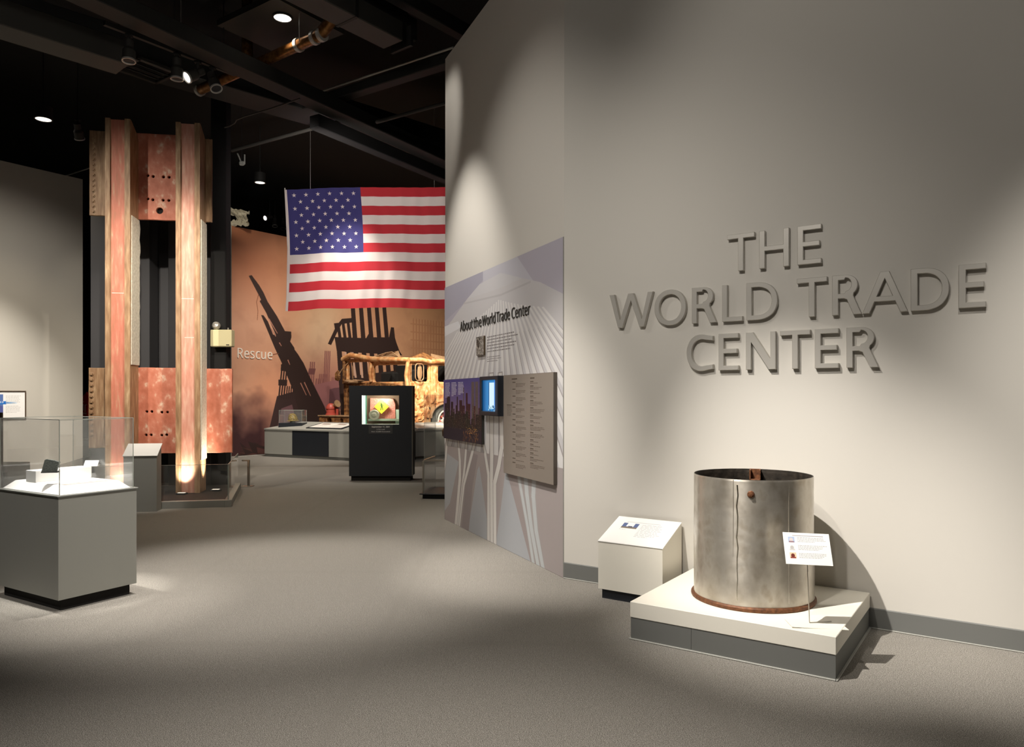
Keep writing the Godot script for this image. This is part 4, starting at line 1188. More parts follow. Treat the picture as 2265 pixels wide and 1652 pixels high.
	for i in pts.size() - 1:
		var a: Vector2 = pts[i]
		var b: Vector2 = pts[i + 1]
		var mb := MB.new()
		var w := a.distance_to(b)
		mb.xf = frame_at(Vector3(a.x, 0, a.y), Vector3(b.x - a.x, 0, b.y - a.y))
		mb.box(Vector3(0.002, 0, -0.05), Vector3(w - 0.002, 5.15, 0), 0.004)
		put("panel", mb, M.screen_grey, fs)
	struct("trim_2", boxed(Vector3(X.call(466.5, 12.1), 0, -12.3), Vector3(-4.69, 7.2, -12.1)), M.deep)
	var el := thing("emergency_light", "cream emergency light box on the black pillar beside the right column", "emergency light", Transform3D(Basis.IDENTITY, at(468, 767, 12.0)))
	put("case", boxed(Vector3(0, 0, -0.09), Vector3(0.345, 0.275, 0.06), 0.012), paint(c8(224, 214, 170), 0.5), el)
	put("name_plate", boxed(Vector3(0.26, 0.02, 0.06), Vector3(0.31, 0.035, 0.063)), M.ink, el)
	for x in [0.075, 0.27]:
		var h := MB.new()
		h.tube([Vector3(x, 0.27, 0), Vector3(x, 0.31, 0)], 0.012, 8)
		h.xf = Transform3D(Basis(Vector3.RIGHT, -1.9), Vector3(x, 0.345, 0))
		if x < 0.2: h.lathe([Vector2(0.001, -0.06), Vector2(0.05, -0.045), Vector2(0.066, -0.01), Vector2(0.066, 0.02), Vector2(0.05, 0.03), Vector2(0.001, 0.04)], 18)
		put("lamp_head", h, paint(c8(170, 166, 158), 0.3, 0.4), el)
	# small barrier stand on the carpet
	var bp := lying(550, 1076)
	var st := thing("barrier_stand", "short thin metal stand on the carpet right of the glass barrier", "stand", Transform3D(Basis.IDENTITY, bp))
	put("post", boxed(Vector3(-0.018, 0.01, -0.018), Vector3(0.018, 0.44, 0.018), 0.003), M.rod, st)
	put("arm", boxed(Vector3(-0.11, 0.42, -0.014), Vector3(0.0, 0.44, 0.014), 0.003), M.rod, st)
	put("base", boxed(Vector3(-0.11, 0, -0.07), Vector3(0.07, 0.012, 0.07), 0.003), M.rod, st)

func mural_print() -> ImageTexture:
	var p := Pic.new(11.0, 5.65, 92, c8(170, 108, 76))
	var n := FastNoiseLite.new()
	n.seed = 3; n.frequency = 0.5; n.fractal_octaves = 4
	p.im.resize(506, 260)
	p.k = 46.0
	p.shade(func(x: float, y: float) -> Color:
		var c := Color8(214, 162, 134).lerp(Color8(170, 110, 80), clampf((y - 3.3) / 1.5, 0, 1)).lerp(Color8(212, 158, 120), clampf((x - 0.5) / 3.0, 0, 0.8))
		c = c.lerp(Color8(238, 204, 168), 0.85 * exp(-pow((x - 2.7 + (y - 3.3) * -0.25) / 0.75, 2) - pow((y - 3.2) / 1.2, 2)))
		c = c.lerp(Color8(226, 152, 112), 0.6 * exp(-pow((x - 1.2) / 0.9, 2) - pow((y - 1.6) / 0.8, 2)))
		c = c.lerp(Color8(190, 126, 118), 0.75 * exp(-pow((x - 2.9) / 1.1, 2) - pow((y - 1.6) / 0.9, 2)))
		c = c.lerp(Color8(214, 160, 118), clampf((x - 4.8) / 2.5, 0, 0.8))
		var low := clampf((1.75 - y - x * 0.15 + n.get_noise_2d(x * 1.6, y * 1.6) * 0.6) / 1.1, 0, 1) * clampf((1.5 - x) / 0.7, 0.25, 1)
		c = c.lerp(Color8(66, 36, 38), low)
		return c.lerp(Color8(120, 70, 54), clampf(n.get_noise_2d(x * 2, y * 2) * 0.2, 0, 0.12)))
	p.im.resize(2024, 1040, Image.INTERPOLATE_CUBIC)
	p.k = 184.0
	var dark := c8(52, 34, 30)
	var pale := c8(214, 172, 150)
	# distant ruins
	for e in [[2.31, 2.5, 1.88, 2.4, 3], [2.8, 3.02, 1.86, 2.72, 4], [2.62, 2.9, 1.8, 2.08, 5], [3.05, 3.2, 1.8, 2.0, 3], [2.5, 2.8, 1.8, 1.95, 4]]:
		for i in e[4]:
			var x: float = lerpf(e[0], e[1], (i + 0.2) / e[4])
			p.poly([[x, e[3]], [x + (e[1] - e[0]) / e[4] * 0.6, e[3]], [x + (e[1] - e[0]) / e[4] * 0.6 - 0.05, e[2] - 0.2], [x - 0.05, e[2] - 0.2]], c8(150, 96, 92))
	p.poly([[2.29, 2.22], [2.51, 2.22], [2.47, 2.06], [2.25, 2.06]], c8(128, 80, 80))
	p.poly([[2.1, 1.7], [3.3, 1.95], [3.3, 0.6], [2.3, 0.6]], c8(168, 112, 112))
	p.poly([[2.98, 1.66], [3.15, 1.7], [3.4, 1.72], [3.35, 1.1], [2.95, 1.15]], c8(118, 78, 84))
	# pale lattice of another tower
	for i in 24: p.rect(6.2 + i * 0.13, 2.0, 0.045, 1.9, c8(196, 138, 100))
	for i in 7: p.rect(6.1, 2.2 + i * 0.25, 3.2, 0.04, c8(198, 142, 104))
	# broken grid at the left of the leaning frame
	p.poly([[1.29, 1.47], [1.84, 1.6], [1.96, 1.45], [2.3, 0.0], [0.95, 0.0], [1.05, 0.6]], c8(58, 38, 36))
	p.poly([[1.42, 1.15], [1.75, 1.25], [1.95, 0.55], [1.25, 0.45]], c8(112, 78, 82))
	for i in 3:
		var x := 1.42 + i * 0.075
		p.line([[x + 0.03, 2.3], [x - 0.08, 1.4]], 0.04, 0.045, dark)
	p.poly([[1.41, 2.3], [1.6, 2.24], [1.6, 2.12], [1.4, 2.13]], dark)
	p.poly([[1.33, 1.9], [1.6, 1.9], [1.59, 1.74], [1.33, 1.75]], dark)
	for i in 5: p.line([[1.6 + i * 0.065, 1.72], [1.57 + i * 0.065, 1.4]], 0.035, 0.035, dark)
	# the leaning frame
	var lean := [[0.47, 4.48], [0.55, 4.51], [0.76, 4.29], [0.89, 4.11], [1.01, 3.89], [1.29, 3.54], [1.53, 3.17], [1.72, 3.17], [1.73, 3.03], [1.69, 2.91], [1.82, 2.75], [1.83, 2.7], [1.94, 2.58], [2.0, 2.5], [2.11, 2.36], [2.32, 1.98], [2.8, 1.19], [3.05, 0.62], [3.1, 0.0], [2.2, 0.0], [2.06, 0.77], [1.78, 1.62], [1.47, 2.27], [1.23, 2.7], [0.82, 3.53], [0.89, 3.53], [1.02, 3.38], [1.17, 3.06], [1.26, 3.04], [0.97, 3.6], [0.78, 3.88], [0.82, 3.92], [0.78, 3.99]]
	p.poly(lean, dark)
	for e in [[[1.05, 3.45], [1.3, 3.1]], [[1.12, 3.2], [1.25, 3.02]], [[1.36, 2.86], [1.42, 2.78]], [[1.62, 2.42], [1.68, 2.3]], [[2.02, 1.82], [2.2, 1.5]], [[2.14, 1.84], [2.34, 1.48]]]: p.line(e, 0.035, 0.02, c8(186, 130, 110))
	p.line([[0.75, 4.05], [0.69, 3.85], [0.73, 3.62], [0.71, 3.4]], 0.014, 0.012, c8(120, 66, 46))
	p.line([[1.08, 2.52], [1.34, 2.58]], 0.02, 0.02, c8(120, 66, 46))
	# the standing frame
	for i in 5: p.poly([[3.68 + i * 0.3, 4.6], [3.82 + i * 0.3, 4.6], [3.97 + i * 0.31, 3.1], [3.8 + i * 0.31, 3.1]], dark)
	for i in 4: p.poly([[3.22 + i * 0.18, 3.5 + i * 0.03], [3.32 + i * 0.18, 3.5 + i * 0.03], [3.4 + i * 0.18, 3.1], [3.29 + i * 0.18, 3.1]], dark)
	p.poly([[3.13, 3.5], [3.3, 3.53], [3.41, 3.65], [3.88, 3.72], [3.92, 3.61], [3.4, 3.5], [3.3, 3.36], [3.03, 2.89], [2.92, 2.92], [3.16, 3.35]], dark)
	p.poly([[3.15, 3.12], [4.3, 3.16], [4.4, 3.3], [4.5, 3.2], [5.2, 3.24], [5.28, 3.55], [5.4, 3.55], [5.44, 3.25], [5.5, 3.1], [5.64, 2.83], [5.75, 2.72], [3.23, 2.73]], dark)
	for i in 8: p.poly([[3.23 + i * 0.3, 2.75], [3.4 + i * 0.3, 2.75], [3.62 + i * 0.31, 0.6], [3.4 + i * 0.31, 0.6]], dark)
	p.poly([[3.4, 2.0], [5.9, 2.3], [6.2, 0], [3.4, 0]], c8(60, 40, 34))
	for i in 3: p.poly([[3.5 + i * 0.25, 2.72], [3.57 + i * 0.25, 2.72], [3.7 + i * 0.25, 2.0], [3.62 + i * 0.25, 2.0]], pale)
	# rubble at the bottom left
	var r := p.r
	for i in 60: p.poly([[0.1 + r.randf() * 1.3, 0.0], [0.2 + r.randf() * 1.3, r.randf() * 0.35], [0.3 + r.randf() * 1.3, 0.0]], Color8(46, 28, 26).lerp(Color8(112, 66, 58), r.randf() * 0.6))
	return p.done()

func rescue_display() -> void:
	var W: Transform3D = M.mural
	var mu := thing("mural", "wall sized amber mural print of smoking steel ruins", "mural", W * Transform3D(Basis.IDENTITY, Vector3(0, 0, 0.002)))
	var mb := MB.new()
	mb.quad(Vector3(0, 0.02, 0.004), Vector3(11, 0.02, 0.004), Vector3(11, 5.65, 0.004), Vector3(0, 5.65, 0.004))
	put("print", mb, printed(mural_print(), 0.7), mu)
	put("backing", boxed(Vector3(0, 0.02, 0), Vector3(11, 5.65, 0.003)), M.grey, mu)
	var tt := thing("mural_title", "white raised word at the left edge of the amber mural", "lettering", W * Transform3D(Basis.IDENTITY, Vector3(0, 0, 0.008)))
	word("word", "Rescue", 0.245, 0.02, paint(c8(250, 240, 228), 0.6), tt, 0.15, 2.425, 0.0, 0.99)
	flag()
	kiosk()
	rail_and_wreck()

func flag() -> void:
	# cloth surface in metres from its upper left corner
	var o := thing("flag", "large hanging flag with red and white stripes and a starred blue corner", "flag", Transform3D(Basis.IDENTITY, at(634, 416, 14.5)))
	var HT := 2.38
	var WD := 3.62
	var CW := 1.452
	var S := func(x: float, y: float, lift: float) -> Vector3:       # y runs downwards
		var f := x / WD
		var sag := -0.03 * exp(-pow((x - 0.0) / 0.5, 2)) + 0.03 * clampf(f, 0, 0.5) + 0.012 * sin(x * 4.3 - 1.2) * (y / HT)
		var z := 0.014 * sin(x * 9.0 + y * 0.8) * (0.3 + y / HT) + 0.006 * sin(x * 23.0 + sin(y * 3.0)) + 0.03 * exp(-pow((x - 1.55 - y * 0.05) / 0.12, 2)) * (y / HT) - 0.012 * sin(x * 3.1 + 0.6)
		return Vector3(x + 0.05 * sin(y / HT * PI) + 0.03 * y / HT, -y + sag + 0.018 * exp(-pow((x - 1.55) / 0.4, 2)) * (y / HT), z + lift)
	var strip := func(x0: float, x1: float, y0: float, y1: float, lift: float, nx: int, ny: int) -> MB:
		var g := MB.new()
		for i in nx:
			for j in ny:
				var xa := lerpf(x0, x1, float(i) / nx)
				var xb := lerpf(x0, x1, float(i + 1) / nx)
				var ya := lerpf(y0, y1, float(j) / ny)
				var yb := lerpf(y0, y1, float(j + 1) / ny)
				g.quad(S.call(xa, yb, lift), S.call(xb, yb, lift), S.call(xb, ya, lift), S.call(xa, ya, lift))
		return g
	var red := paint(c8(196, 38, 50), 0.8)
	var white := paint(c8(232, 220, 214), 0.8)
	var blue := paint(c8(58, 54, 116), 0.8)
	for m in [red, white, blue]: m.backlight_enabled = true; m.backlight = Color(0.12, 0.12, 0.12)
	var sh := HT / 13.0
	for i in 13: put("stripe", strip.call(CW if i < 7 else 0.0, WD, i * sh, (i + 1) * sh, 0.0, 130 if i < 7 else 200, 3), red if i % 2 == 0 else white, o)
	var cn := put("canton", strip.call(0.0, CW, 0.0, sh * 7, 0.0, 80, 16), blue, o, "blue corner with white stars")
	for row in 9:
		for k in (6 if row % 2 == 0 else 5):
			var cx := 0.135 + (k + (0.5 if row % 2 else 0.0)) * 0.2345
			var cy := 0.115 + row * 0.1315
			var st := MB.new()
			var l := []
			for i in 10:
				var a := PI / 2 + TAU * i / 10
				var r := 0.046 if i % 2 == 0 else 0.0176
				l.append(S.call(cx + cos(a) * r, cy - sin(a) * r, 0.003))
			var c: Vector3 = S.call(cx, cy, 0.004)
			for i in 10: st.tri(c, l[i], l[(i + 1) % 10])
			put("star", st, white, cn)
	put("heading", strip.call(-0.05, 0.0, 0.0, HT, 0.002, 2, 24), white, o, "white canvas heading")
	var cord := MB.new()
	cord.tube([Vector3(-0.035, 0.0, 0.0), Vector3(0.03, -1.2, 0.02), Vector3(0.0, -2.36, 0.0)], 0.011, 8)
	put("cord", cord, white, o)
	var bar := MB.new()
	bar.tube([Vector3(0.0, -0.03, -0.06), Vector3(WD, 0.0, -0.06)], 0.012, 10)
	put("hanging_bar", bar, M.duct_dark, o)
	for x in [0.45, 2.9]:
		var w := MB.new()
		var b := at(634, 416, 14.5) + Vector3(x, -0.02, -0.06)
		w.tube([b, Vector3(b.x, 7.2, b.z)], 0.004, 6)
		single("hanging_wire", w, M.conduit, "thin wire holding up the flag above its blue corner" if x < 1 else "thin wire holding up the flag beside the pale wall's edge", "wire")

func kiosk() -> void:
	var x0 := -2.86
	var z0 := -12.95
	var o := thing("kiosk", "black free standing kiosk with a lit window in front of the burnt truck", "kiosk", Transform3D(Basis.IDENTITY, Vector3(x0, 0, z0)))
	var w := 1.104
	var h := 1.675
	var D := 0.4
	var mb := MB.new()
	mb.plate([Vector2(0, 0.085), Vector2(w, 0.085), Vector2(w, h), Vector2(0, h)], [[Vector2(0.222, 0.9955), Vector2(0.878, 0.9955), Vector2(0.878, 1.504), Vector2(0.222, 1.504)]], -0.02, 0)
	mb.box(Vector3(0, 0.085, -D), Vector3(0.02, h, -0.02)); mb.box(Vector3(w - 0.02, 0.085, -D), Vector3(w, h, -0.02))
	mb.box(Vector3(0.02, h - 0.02, -D), Vector3(w - 0.02, h, -0.02)); mb.box(Vector3(0.02, 0.085, -D), Vector3(w - 0.02, h - 0.02, -D + 0.02))
	put("body", mb, M.charcoal, o)
	put("base", boxed(Vector3(0.03, 0, -D + 0.03), Vector3(w - 0.03, 0.086, -0.04)), M.char, o)
	mb = MB.new()
	mb.box(Vector3(w - 0.002, 0.09, -0.03), Vector3(w + 0.012, h - 0.01, -0.005), 0.003)
	put("edge_strip", mb, M.rod, o)
	# the niche behind the window
	var nb := paint(c8(128, 104, 84), 0.8)
	put("niche_back", boxed(Vector3(0.2, 0.98, -0.36), Vector3(0.9, 1.52, -0.35)), nb, o)
	put("niche_side", boxed(Vector3(0.2, 0.98, -0.35), Vector3(0.222, 1.52, -0.021)), M.bright, o)
	put("niche_side", boxed(Vector3(0.878, 0.98, -0.35), Vector3(0.9, 1.52, -0.021)), nb, o)
	put("niche_floor", boxed(Vector3(0.2, 0.965, -0.35), Vector3(0.9, 0.994, -0.021)), M.bright, o)
	put("niche_top", boxed(Vector3(0.2, 1.506, -0.35), Vector3(0.9, 1.53, -0.021)), nb, o)
	put("divider", boxed(Vector3(0.272, 0.995, -0.1), Vector3(0.292, 1.505, -0.09)), paint(c8(110, 190, 160), 0.3), o, "green glass edge")
	put("light_wall", boxed(Vector3(0.223, 0.996, -0.1), Vector3(0.27, 1.503, -0.095)), glow(Color(0.95, 1, 0.97), 1.0), o)
	lamp(Vector3(x0 + 0.55, 1.46, z0 - 0.06), 0.2, Color(1, 1, 0.93), 0.04)
	var base := Transform3D(Basis.IDENTITY, Vector3(x0, 0, z0))
	mb = MB.new()
	mb.plate([Vector2(0.0, 0.0), Vector2(0.46, 0.0), Vector2(0.455, 0.26), Vector2(0.41, 0.36), Vector2(0.0, 0.37)], [], 0, 0.03, 0.006)
	single("stone_slab", mb, mottled([[0.0, c8(200, 118, 104)], [0.6, c8(222, 146, 130)], [1.0, c8(238, 190, 176)]], 0.03, 2.0, 0.4, 91), "pinkish stone slab with a cut corner in the kiosk window", "slab", base * Transform3D(Basis(Vector3.RIGHT, -0.05), Vector3(0.315, 1.085, -0.3)))
	put("shelf", boxed(Vector3(0.3, 1.05, -0.33), Vector3(0.87, 1.085, -0.18), 0.003), paint(c8(150, 170, 150), 0.4), o)
	put("pale_panel", boxed(Vector3(0.77, 1.0, -0.3), Vector3(0.87, 1.25, -0.29)), paint(c8(190, 214, 196), 0.5), o)
	var sg := thing("warning_sign", "yellow diamond sign with a walking figure in the kiosk window", "sign", base * Transform3D(Basis(Vector3.BACK, PI / 4), Vector3(0.535, 1.302, -0.2)))
	mb = MB.new()
	mb.box(Vector3(-0.093, -0.093, -0.004), Vector3(0.093, 0.093, 0.0), 0.002)
	put("plate", mb, paint(c8(216, 216, 60), 0.4), sg)
	var fig := MB.new()
	var fx := Transform3D(Basis(Vector3.BACK, -PI / 4), Vector3.ZERO)
	fig.xf = fx
	var bone := func(l: Array, r: float) -> void:
		for i in l.size() - 1:
			var a: Vector2 = l[i]
			var b: Vector2 = l[i + 1]
			var s := (b - a).orthogonal().normalized() * r
			var e := (b - a).normalized() * r * 0.5
			fig.plate([a + s - e, b + s + e, b - s + e, a - s - e], [], 0.0, 0.002, 0.0, false)
	var hd := []
	for i in 10: hd.append(Vector2(-0.004 + cos(TAU * i / 10) * 0.012, 0.062 + sin(TAU * i / 10) * 0.012))
	fig.plate(hd, [], 0, 0.002, 0.0, false)
	bone.call([Vector2(0.0, 0.045), Vector2(0.006, 0.0)], 0.014)
	bone.call([Vector2(0.0, 0.042), Vector2(0.028, 0.032), Vector2(0.03, 0.012)], 0.0045)
	bone.call([Vector2(-0.004, 0.042), Vector2(-0.022, 0.022), Vector2(-0.036, 0.018)], 0.0045)
	bone.call([Vector2(0.004, 0.0), Vector2(-0.008, -0.03), Vector2(-0.016, -0.06)], 0.006)
	bone.call([Vector2(0.008, 0.0), Vector2(0.02, -0.026), Vector2(0.024, -0.056)], 0.006)
	put("walking_figure", fig, paint(c8(44, 84, 28), 0.5), sg)
	mb = MB.new()
	mb.xf = Transform3D(Basis(Vector3.RIGHT, PI / 2), Vector3(0, 0, 0))
	mb.lathe([Vector2(0.094, 0.0), Vector2(0.094, 0.02), Vector2(0.084, 0.034), Vector2(0.05, 0.03), Vector2(0.03, 0.036), Vector2(0.001, 0.037)], 32)
	single("round_disc", mb, paint(c8(152, 152, 132), 0.5), "pale grey round disc leaning at the lower left of the kiosk window", "disc", base * Transform3D(Basis.IDENTITY, Vector3(0.415, 1.155, -0.16)))
	# caption plate
	var cp := put("caption_plate", boxed(Vector3(0.345, 0.83, 0), Vector3(0.77, 0.985, 0.006), 0.001), paint(c8(66, 66, 67), 0.5), o)
	var pale := paint(c8(240, 238, 234), 0.6)
	word("caption_line", "September 11, 2001", 0.024, 0.002, pale, cp, 0.4, 0.932, 0.006, 0.315, true)
	word("caption_line", "2,752 Lost", 0.02, 0.002, pale, cp, 0.485, 0.895, 0.006, 0.145)
	word("caption_line", "Over 25,000 Evacuated", 0.02, 0.002, pale, cp, 0.395, 0.855, 0.006, 0.325)

func rail_and_wreck() -> void:
	var A := Vector2(-6.12, -18.2)
	var B := Vector2(-2.56, -16.27)
	var C := Vector2(-2.24, -17.25)
	var D := Vector2(-0.9, -18.7)
	var nrm := func(a: Vector2, b: Vector2) -> Vector2: return Vector2((b - a).y, -(b - a).x).normalized()
	var n1: Vector2 = nrm.call(A, B)
	var n2: Vector2 = nrm.call(C, D)
	var Ai := A + n1 * 0.85 + Vector2(0.35, 0.1)
	var Bi := Vector2(-2.95, -17.42)
	var Ci := Vector2(-2.6, -17.75)
	var Di := D + n2 * 0.6
	var o := thing("display_platform", "long low grey display platform running around the burnt truck", "platform")
	var along := func(t: float, off := 0.0) -> Vector2: return A.lerp(B, t) + n1 * off
	var cuts := [0.0, 0.229, 0.515, 1.0]
	for i in 3:
		var mb := MB.new()
		var p: Vector2 = along.call(cuts[i])
		var q: Vector2 = along.call(cuts[i + 1])
		mb.prism([along.call(cuts[i] + 0.001, 0.015), along.call(cuts[i + 1] - 0.001, 0.015), along.call(cuts[i + 1] - 0.001, 0.07), along.call(cuts[i] + 0.001, 0.07)], 0.07, 0.66)
		put("front_panel", mb, M.charcoal if i == 1 else M.grey, o)
	var mb := MB.new()
	mb.prism([C + n2 * 0.015, D + n2 * 0.015, D + n2 * 0.07, C + n2 * 0.07], 0.07, 0.66)
	put("front_panel", mb, M.grey, o)
	mb = MB.new()
	mb.prism([B + n1 * 0.02, C + n2 * 0.02, Ci, Bi], 0.0, 0.66)
	put("end_panel", mb, M.charcoal, o)
	var slope := 0.15                                     # the top rises towards the back
	var V3 := func(p: Vector2, h: float) -> Vector3: return Vector3(p.x, h, p.y)
	for e in [[along.call(0.0, 0.04), along.call(1.0, 0.04), Bi, Ai], [C + n2 * 0.05, D + n2 * 0.05, Di, Ci]]:
		mb = MB.new()
		mb.quad(V3.call(e[1], 0), V3.call(e[2], 0), V3.call(e[2], 0.69 + slope - 0.03), V3.call(e[1], 0.655))
		mb.quad(V3.call(e[2], 0), V3.call(e[3], 0), V3.call(e[3], 0.69 + slope - 0.03), V3.call(e[2], 0.69 + slope - 0.03))
		mb.quad(V3.call(e[3], 0), V3.call(e[0], 0), V3.call(e[0], 0.655), V3.call(e[3], 0.69 + slope - 0.03))
		mb.quad(V3.call(e[0], 0), V3.call(e[1], 0), V3.call(e[1], 0.655), V3.call(e[0], 0.655))
		put("core", mb, M.grey_dark, o)
	for e in [[A, B, Bi, Ai], [C, D, Di, Ci]]:
		mb = MB.new()
		var lo := [V3.call(e[0], 0.66), V3.call(e[1], 0.66), V3.call(e[2], 0.66 + slope), V3.call(e[3], 0.66 + slope)]
		var hi := []
		for p in lo: hi.append(p + Vector3.UP * 0.03)
		mb.quad(hi[0], hi[1], hi[2], hi[3])
		mb.quad(lo[3], lo[2], lo[1], lo[0])
		for k in 4: mb.quad(lo[k], lo[(k + 1) % 4], hi[(k + 1) % 4], hi[k])
		put("top", mb, M.grey, o)
	put("floor_deck", boxed(Vector3.ZERO, Vector3.ONE), M.grey_dark, o)
	var deck := MB.new()
	deck.prism([Vector2(-5.6, -19.35), Bi + Vector2(-0.03, -0.05), Ci + Vector2(0, -0.05), Di + Vector2(-0.03, -0.06), Vector2(0.3, -22.0), Vector2(-0.9, -24.6)], 0.0, 0.3)
	(o.get_node("floor_deck") as MeshInstance3D).mesh = deck.mesh()
	# prints lying on the platform
	var sheet := func(c: Vector2, ux: Vector2, w: float, d: float, label: String, n: int) -> void:
		var fx := frame_at(Vector3(c.x, 0.0, c.y), Vector3(ux.x, 0, ux.y))
		var tilt := atan2(slope, 0.85 if n else 0.6)
		fx.basis = fx.basis * Basis(Vector3.RIGHT, tilt)
		fx.origin.y = 0.692 + 0.42 * tan(tilt) if n else 0.692 + 0.24 * tan(tilt)
		var t := thing("information_sheet", label, "panel", fx)
		put("board", boxed(Vector3(-w / 2 - 0.06, 0, -d / 2 - 0.05), Vector3(w / 2 + 0.06, 0.02, d / 2 + 0.05), 0.004), M.charcoal if n else M.bright, t)
		var p := Pic.new(w, d, 300, c8(238, 234, 226))
		for k in maxi(n, 1): p.words(0.05 + k * w / maxi(n, 1), d - 0.1, w / maxi(n, 1) - 0.1, int(d / 0.05), 0.035, 0.025, c8(190, 184, 176))
		for k in n: p.rect(0.08 + k * w / n, d * 0.7, w / n * 0.5, d * 0.16, c8(120, 96, 84))
		var q := MB.new()
		q.quad(Vector3(-w / 2, 0.0212, d / 2), Vector3(w / 2, 0.0212, d / 2), Vector3(w / 2, 0.0212, -d / 2), Vector3(-w / 2, 0.0212, -d / 2))
		put("print", q, printed(p.done()), t)
	var ux := (B - A).normalized()
	sheet.call(along.call(0.45, 0.42), ux, 1.0, 0.5, "dark bordered reading panel with pale prints on the platform beside the kiosk", 2)
	var ux2 := (D - C).normalized()
	sheet.call(C.lerp(D, 0.17) + n2 * 0.22, ux2, 0.36, 0.24, "white sheet on the platform just right of the kiosk's edge", 0)
	sheet.call(C.lerp(D, 0.45) + n2 * 0.25, ux2, 0.46, 0.26, "white sheet on the platform in front of the truck's wheel", 0)
	# small clear case with a helmet
	var hc := thing("small_case", "small clear case on a dark base on the platform's left end", "display case", frame_at(Vector3(-5.44, 0.765, -18.32), Vector3(1, 0, 0.1)))
	put("base", boxed(Vector3(-0.3, -0.06, -0.17), Vector3(0.3, 0.06, 0.17)), M.charcoal, hc)
	clear_box(Vector3(-0.29, 0.06, -0.16), Vector3(0.29, 0.37, 0.16), 0.006, hc)
	var hl := thing("helmet", "battered dark and gold helmet inside the small clear case", "helmet", Transform3D(Basis(Vector3.UP, 0.4), Vector3(-5.44, 0.826, -18.3)))
	var dome := MB.new()
	dome.lathe([Vector2(0.16, 0.05), Vector2(0.12, 0.06), Vector2(0.115, 0.12), Vector2(0.09, 0.19), Vector2(0.05, 0.225), Vector2(0.001, 0.235)], 24, func(a: float, y: float) -> float: return 0.012 * sin(a * 3.0 + y * 20.0))
	put("shell", dome, mottled([[0.0, c8(30, 24, 20)], [0.5, c8(90, 70, 40)], [0.7, c8(220, 190, 70)], [1.0, c8(250, 236, 170)]], 0.04, 2.0, 0.4, 95, 0.4), hl)
	put("stand", boxed(Vector3(-0.06, 0, -0.06), Vector3(0.06, 0.06, 0.06), 0.01), M.grey_dark, hl)
	wreck()

